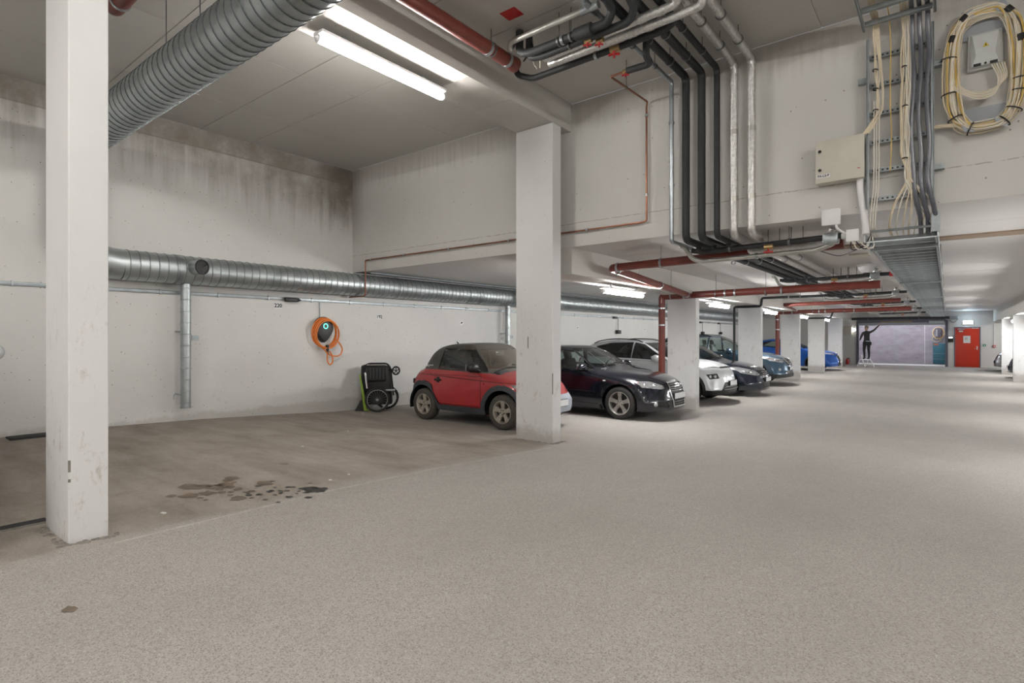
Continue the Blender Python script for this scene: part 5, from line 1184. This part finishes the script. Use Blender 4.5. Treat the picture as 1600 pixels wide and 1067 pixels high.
for i in range(5): q = 2*PI*i/5+.3; k.cyl((.385, 0, .835), (.385+.075*math.cos(q)*.87, .075*math.cos(q)*.48, .835+.075*math.sin(q)), .010, 6)
k.build('wheel_spokes', 'black_plastic', w_)
k = MB(); k.prism([(-.46, .05, 0), (-.26, .02, 0), (-.27, .05, .20), (-.34, .08, .22)], (0, .16, 0)); k.build('bag', 'dark_rubber', t, bevel=.02)
# ---------------------------------------------------------------- floor marks
def blob(mb, x, y, rx, ry, rr, n=18):
    o = len(mb.v); z = zf(y)
    mb.v.append((x, y, z+.0025))
    for i in range(n):
        q = 2*PI*i/n; k = 1+rr.uniform(-.28, .28); px, py = x+rx*k*math.cos(q), y+ry*k*math.sin(q); mb.v.append((px, py, zf(py)+.0025))
    mb.f += [(o, o+1+i, o+1+(i+1) % n) for i in range(n)]
rr = random.Random(4)
mb = MB(); 
for (dx, dy, r) in ((0, 0, .085), (.05, .05, .07), (-.05, .03, .05), (.10, .02, .05), (-.09, -.02, .04)): blob(mb, -4.36+dx, 2.70+dy, r, r*.9, rr)
mb.build('oil_stain', 'oil', floor, smooth=False)
for k in range(34):
    mb = MB(); x, y, r = -4.58+rr.gauss(0, .17), 2.50+rr.gauss(0, .16), rr.uniform(.008, .028); blob(mb, x, y, r*1.3, r, rr, 10)
    mb.build('oil_drip', 'oil', floor, smooth=False)
for k in range(22):
    mb = MB(); x, y, r = -5.0+rr.gauss(0, .22), 2.20+rr.gauss(0, .14), rr.uniform(.015, .075); blob(mb, x, y, r*1.3, r, rr, 12)
    mb.build('brown_stain', 'oil_brown', floor, smooth=False)
for (x, y, r) in ((-5.52, 3.10, .05), (-3.35, .777, .03), (-5.28, 2.45, .06), (-5.26, 2.08, .09)):
    mb = MB(); blob(mb, x, y, r*1.4, r, rr, 12); mb.build('brown_stain', 'oil_brown', floor, smooth=False)
for (x, y, r) in ((-4.62, 1.63, .02), (-4.53, 3.0, .014), (-4.6, 3.25, .010), (-6.29, 3.77, .014), (-7.1, 5.0, .012)):
    tag(MB().obox((x, y, zf(y)+.006), (r, .006, 0), (-.005, r*.6, .0), (0, 0, .004)).build('paper_scrap', 'paper', bevel=.002), 'tiny scrap of pale litter on the brown bay floor', 'litter', 'litter scraps on the bay floor')
tag(MB().box(-9.66, -9.37, 1.56, 2.02, zf(1.5)-.005, zf(1.5)+.022).build('rubber_mat', 'dark_rubber', bevel=.006), 'flat black rubber mat on floor at the foot of left wall', 'mat')
t = thing('drain_channel', 'dark floor drain channel with pale edge beside the first column', 'drain', (-5.12, -2.0, zf(0)))  # flush dark strip with a paler edge along the column row
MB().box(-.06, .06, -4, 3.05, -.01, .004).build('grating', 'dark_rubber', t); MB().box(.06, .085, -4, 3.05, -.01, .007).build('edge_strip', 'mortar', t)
# slot and crack marks in the columns
c2 = [o for o in C.objects if o.name.startswith('concrete_column')]
MB().box(.219, .231, -.002, .004, 1.35, 1.52).build('slot', 'black_plastic', c2[1])
MB().box(.660-.008, .6608, -.0008, .010, .70, 1.0).build('chipped_edge', 'mortar', c2[1])
for z, h_ in ((.46, .075), (.395, .02)): MB().box(.542, .5508, -.0008, .012, z, z+h_).build('chip', 'mortar', c2[0])
# ---------------------------------------------------------------- far end: door, gate, ramp
dr = struct(thing('door_1', 'red steel fire door with notice and lever handle', 'door', ((DX0+DX1)/2, YF, 0))); w = (DX1-DX0)/2
k = MB()
for s in (-1, 1): k.box(s*w-.04 if s > 0 else -w, s*w if s > 0 else -w+.04, -.03, .10, 0, DZ)
k.box(-w, w, -.03, .10, DZ-.04, DZ); k.build('door_frame', 'door_frame', dr)
lf = MB().box(-w+.045, w-.045, -.015, .04, .01, DZ-.045).build('door_leaf', 'red_door', dr, bevel=.004)
MB().box(-.16, .13, -.019, -.015, 1.28, 1.66).build('notice', 'paper', lf); 
k = MB(); 
for i in range(5): k.box(-.10, .02-.02*(i % 2), -.0205, -.019, 1.57-.03*i, 1.58-.03*i)
k.build('notice_print', 'ink', lf)
MB().box(-.40, -.10, -.07, -.015, 1.985, 2.04).build('door_closer', 'galv', lf, bevel=.008); MB().box(-.35, .15, -.06, -.045, 2.05, 2.068).build('closer_arm', 'galv', lf); MB().box(.18, .46, -.05, -.01, 2.045, 2.08).build('guide_rail', 'box_grey', lf)
MB().box(-.34, -.17, -.018, -.015, 1.86, 1.95).build('small_label', 'box_cream', lf)
k = MB(); k.cyl((.40, -.015, .98), (.40, -.07, .98), .012, 8); k.cyl((.40, -.065, .98), (.28, -.065, .98), .012, 8); k.box(.375, .425, -.022, -.015, .93, 1.12); k.build('handle', 'chrome', lf)
t = thing('exit_sign', 'glowing white-blue emergency sign above the red door', 'sign', (.86, YF, 2.37)); MB().box(-.20, .20, -.10, 0, -.09, .09).build('housing', 'white_plastic', t, bevel=.01); MB().box(-.19, .19, -.108, -.10, -.08, .08).build('sign_face', 'exit_glow', t)
t = thing('intercom', 'dark wall terminal with lit screen between gate and red door', 'terminal', (.14, YF, 1.50)); MB().box(-.115, .115, -.10, 0, -.17, .15).build('housing', 'black_plastic', t, bevel=.01); MB().box(-.08, .08, -.104, -.10, .04, .11).build('screen', 'screen_glow', t)
tag(MB().box(.03, .25, YF-.012, YF, .98, 1.25).build('notice_sheet', 'paper'), 'small pale notice sheet on the wall under the terminal', 'notice')
t = thing('push_button', 'small green emergency button beside the red door', 'button', (1.52, YF, 1.17)); MB().box(-.06, .06, -.05, 0, -.06, .06).build('housing', 'green_sign', t, bevel=.01); MB().cyl((0,-.05,0), (0,-.06,0), .025, 12).build('knob', 'white_plastic', t)
t = thing('fire_call_point', 'small red fire alarm button with a conduit above', 'button', (1.90, YF, 1.12)); MB().box(-.06, .06, -.05, 0, -.06, .06).build('housing', 'red_plastic', t, bevel=.01); MB().box(-.04, .04, -.053, -.05, -.02, .02).build('glass', 'paper', t); MB().cyl((0,-.015,.06), (0,-.015,1.5), .012, 8).build('conduit', 'white_plastic', t)
t = thing('electric_cabinet', 'cream electric cabinet on wall left of the roller gate', 'cabinet', (-4.62, YF, 1.98)); MB().box(-.22, .22, -.16, 0, -.25, .25).build('body', 'box_cream', t, bevel=.006); d_ = MB().box(-.225, .225, -.18, -.16, -.255, .255).build('door', 'box_cream', t, bevel=.006); MB().cyl((-.18,-.18,0), (-.18,-.19,0), .016, 10).build('lock', 'black_plastic', d_)
t = thing('bulkhead_lamp', 'small glowing wall lamp beside the gate post', 'lamp', (-4.27, YF, 2.02)); MB().box(-.035, .035, -.07, 0, -.10, .10).build('base', 'white_plastic', t, bevel=.01); MB().box(-.03, .03, -.10, -.07, -.08, .08).build('globe', 'lamp_glow', t, bevel=.02)
t = thing('fire_extinguisher', 'small red and black extinguisher standing by the gate', 'extinguisher', (-4.58, YF-.30, 0)); MB().lathe([(0,.08),(.02,.09),(.24,.09),(.30,.05),(.33,.03)], (0,0,0), (0,0,1), 16).build('cylinder', 'red_plastic', t); k = MB(); k.box(-.03, .10, -.02, .02, .33, .37); k.tube(fillet([(.05,0,.35),(.12,0,.30),(.12,0,.10)], .04), .012, 6); k.build('valve_and_hose', 'black_plastic', t)
# gate
t = thing('roller_gate', 'raised garage gate with dark side posts and motor box over the opening', 'gate', ((GX0+GX1)/2, YF, 0)); hw = (GX1-GX0)/2
for s in (-1, 1): MB().box(s*hw-.06, s*hw+.06, -.10, .0, 0, GZ+.1).build('side_post', 'door_frame', t)
MB().box(-hw, hw, -.34, -.02, GZ-.02, GZ+.20).build('head_beam', 'door_frame', t); MB().box(-hw+.05, hw-.05, -.30, -.04, GZ-.16, GZ-.03).build('folded_curtain', 'plate_grey', t, bevel=.01)
MB().box(-.9, .55, -.36, -.345, GZ-.01, GZ+.06).build('yellow_strip', 'brown_strip', t); MB().box(hw-.75, hw-.1, -.5, -.10, GZ-.10, GZ+.06).build('motor', 'galv_dull', t, bevel=.01); MB().box(hw-.04, hw+.5, -.42, -.1, GZ+.1, GZ+.3).build('drive_box', 'galv_dull', t, bevel=.02)
MB().tube(fillet([(hw+.1, -.2, GZ+.1), (hw+.3, -.25, GZ-.08), (hw+.45, -.2, GZ+.1)], .1), .012, 6).build('drive_cable', 'black_plastic', t)
for x in (-1.1, .9): MB().box(x-.012, x+.012, .3+2.86, .3+2.9, .05, 2.9).build('wall_joint', 'plate_grey', t) if False else None
rw = bpy.data.objects['wall_ramp']
for x in (-2.55, -1.05): MB().box(x-.012, x+.012, 40.99, 41.0, 0, 3.1).build('joint_line', 'plate_grey' if x < -2 else 'white_plastic', rw)
t = thing('teal_cabinet', 'teal street cabinet with orange label behind the gate', 'cabinet', (-.36, 40.8, 0))
MB().box(-.30, .30, -.12, .19, .02, 1.22).build('body', 'teal', t, bevel=.01)
for z in (.30, .62): MB().box(-.30, .30, -.124, -.12, z, z+.015).build('panel_joint', 'galv_dull', t)
MB().box(-.27, -.05, -.126, -.12, 1.12, 1.19).build('label', 'orange_label', t)
t = thing('cable_coil', 'small round coil of cables around a dark box behind the gate', 'cable coil', (-.40, 40.95, 1.83))
for k in range(7): MB().torus((0, -.05-.012*k, 0), (0,1,0), .27+.012*math.sin(k*2), .014, 28, 6, (1.25, 1)).build('cable_loop', ('yellow_cable', 'white_cable', 'orange_cable')[k % 3], t)
MB().box(-.13, .13, -.12, .03, -.28, .28).build('dark_box', 'door_frame', t, bevel=.02); MB().box(-.10, -.06, -.125, -.12, -.2, .2).build('light_stripe', 'box_grey', t)
MB().tube(spl([(-.25, -.06, -.2), (-.3, -.05, -.4), (-.1, -.05, -.52), (.1, -.05, -.42), (.2, -.06, -.2)], 5), .014, 6).build('loose_loop', 'cream_cable', t)
# ---------------------------------------------------------------- step stool and person
PX, PY = -3.42, 35.3
t = thing('step_stool', 'low white two-step stool under the working person', 'step stool', (PX, PY, 0), math.atan(680/862))
for (z, y0, y1) in ((.40, .02, .26), (.20, -.20, .02)): MB().box(-.22, .22, y0, y1, z-.05, z).build('step', 'white_plastic', t, bevel=.008)
for s in (-1, 1):
    k = MB(); k.tube([(s*.25, -.26, 0), (s*.22, .03, .40), (s*.20, .10, .62)], .022, 8); k.build('front_leg', 'white_plastic', t)
    k = MB(); k.tube([(s*.25, .42, 0), (s*.22, .22, .38)], .020, 8); k.build('rear_leg', 'white_plastic', t)
def skin_body(name, joints, edges, mats, classify, parent):
    me = bpy.data.meshes.new(name+'_skeleton'); names = list(joints); idx = {n: i for i, n in enumerate(names)}
    me.from_pydata([joints[n][0] for n in names], [(idx[a], idx[b]) for a, b in edges], [])
    tmp = bpy.data.objects.new(name+'_skeleton', me); C.objects.link(tmp)
    tmp.modifiers.new('skin', 'SKIN').use_smooth_shade = True
    for n in names:
        sv = me.skin_vertices[0].data[idx[n]]; r = joints[n][1]; sv.radius = r if isinstance(r, tuple) else (r, r); sv.use_root = (n == 'pelvis')
    sb = tmp.modifiers.new('sub', 'SUBSURF'); sb.levels = 2; sb.render_levels = 2
    dg = bpy.context.evaluated_depsgraph_get(); dg.update(); out = bpy.data.meshes.new_from_object(tmp.evaluated_get(dg)); bpy.data.objects.remove(tmp)
    out.name = name; out.materials.clear()
    for m in mats: out.materials.append(MAT[m])
    for p in out.polygons: p.material_index = classify(p.center); p.use_smooth = True
    o = bpy.data.objects.new(name, out); C.objects.link(o); o.parent = parent; return o
pm('skin', (.42, .27, .20), .55, 0, .06); pm('jacket', (.045, .047, .040), .8, 0, .2, 9.); pm('vest', (.020, .021, .020), .8, 0, .2, 9.); pm('trousers', (.014, .014, .015), .85, 0, .2, 9.); pm('hair', (.22, .17, .12), .7, 0, .2, 30.)
t = thing('person', 'person in dark work clothes standing on the stool, arm raised to the gate', 'person', (PX, PY+.02, .40), math.atan(680/862))
J = {'pelvis': ((0,0,.93), (.155,.115)), 'waist': ((0,.0,1.08), (.145,.105)), 'chest': ((0,.02,1.30), (.175,.12)), 'upper': ((0,.01,1.43), (.14,.09)), 'neck': ((0,.02,1.53), .055), 'jaw': ((0,.035,1.61), (.068,.075)), 'head': ((0,.03,1.70), (.082,.098)), 'crown': ((0,.02,1.78), (.06,.075))}
for s, n in ((1, 'r'), (-1, 'l')):
    J['hip'+n] = ((s*.10,0,.86), .105); J['knee'+n] = ((s*.125,.03,.50), .068); J['calf'+n] = ((s*.125,.0,.34), .060); J['ankle'+n] = ((s*.12,-.01,.09), .046); J['heel'+n] = ((s*.12,.02,.05), .048); J['toe'+n] = ((s*.14,.16,.035), (.045,.032))
J['shr'] = ((.185,.01,1.45), .068); J['elr'] = ((.47,.10,1.57), .052); J['wrr'] = ((.72,.14,1.80), .034); J['palmr'] = ((.77,.15,1.87), (.036,.020))
J['shl'] = ((-.19,.0,1.43), .068); J['ell'] = ((-.33,-.03,1.19), .056); J['wrl'] = ((-.25,.16,1.06), .036); J['palml'] = ((-.23,.23,1.04), (.036,.022))
E_ = [('pelvis','waist'),('waist','chest'),('chest','upper'),('upper','neck'),('neck','jaw'),('jaw','head'),('head','crown')]
for n in 'rl': E_ += [('pelvis','hip'+n),('hip'+n,'knee'+n),('knee'+n,'calf'+n),('calf'+n,'ankle'+n),('ankle'+n,'heel'+n),('heel'+n,'toe'+n),('upper','sh'+n),('sh'+n,'el'+n),('el'+n,'wr'+n),('wr'+n,'palm'+n)]
for n, base, d_, sp in (('r', Vector((.77,.15,1.87)), Vector((.35,.1,.93)).normalized(), Vector((.6,.5,-.3)).normalized()), ('l', Vector((-.23,.23,1.04)), Vector((.5,.8,-.2)).normalized(), Vector((0,.2,1)).normalized())):
    for i, ln in enumerate((.075, .085, .08, .062)):
        a = base+sp*(.028-.018*i)+d_*.03; b = a+d_*ln*.55; c_ = b+d_*ln*.45+Vector((0,.02,0))
        J['f%s%da' % (n, i)] = (tuple(b), .009); J['f%s%db' % (n, i)] = (tuple(c_), .0075); E_ += [('palm'+n, 'f%s%da' % (n, i)), ('f%s%da' % (n, i), 'f%s%db' % (n, i))]
    a = base+sp*.045; b = a+(d_+sp*.7).normalized()*.03; J['t%sa' % n] = (tuple(a), .011); J['t%sb' % n] = (tuple(b), .009); E_ += [('wr'+n, 't%sa' % n), ('t%sa' % n, 't%sb' % n)]
def cls(c):
    if c.z > 1.535 and abs(c.x) < .16: return 0
    if c.x > .735 or (c.x > -.30 and c.x < -.15 and c.y > .185 and c.z < 1.2): return 0
    if c.z < .10: return 4
    if c.z < .93: return 3
    if abs(c.x) < .165: return 2
    return 1
body = skin_body('body', J, E_, ['skin', 'jacket', 'vest', 'trousers', 'black_plastic'], cls, t)
hb = MB().ball((0, .012, 1.735), .090, .100, .088, 16, 10); hb.v = [(x, y, max(z, 1.685 if y < .05 else 1.745)) for x, y, z in hb.v]; hb.build('hair', 'hair', t)
for s in (-1, 1): MB().ball((s*.088, .03, 1.675), .012, .022, .032, 8, 6).build('ear', 'skin', t)
k = MB(); k.ball((0, .135, 1.655), .014, .02, .022, 8, 6); k.build('nose', 'skin', t)
k = MB()
for s in (-1, 1): k.ball((s*.034, .118, 1.695), .012, .008, .008, 8, 6)
k.build('eyes', 'ink', t); MB().box(-.028, .028, .108, .116, 1.612, 1.620).build('mouth', pm('lips', (.3, .13, .11), .5), t)
MB().torus((0, .0, .975), (0,0,1), .150, .022, 28, 6, (.76, 1.0)).build('tool_belt', 'plate_grey', t)
for s in (-1, 1): MB().box(s*.17-.04, s*.17+.04, -.09, .03, .76, .93).build('tool_pouch', 'trousers', t, bevel=.02)
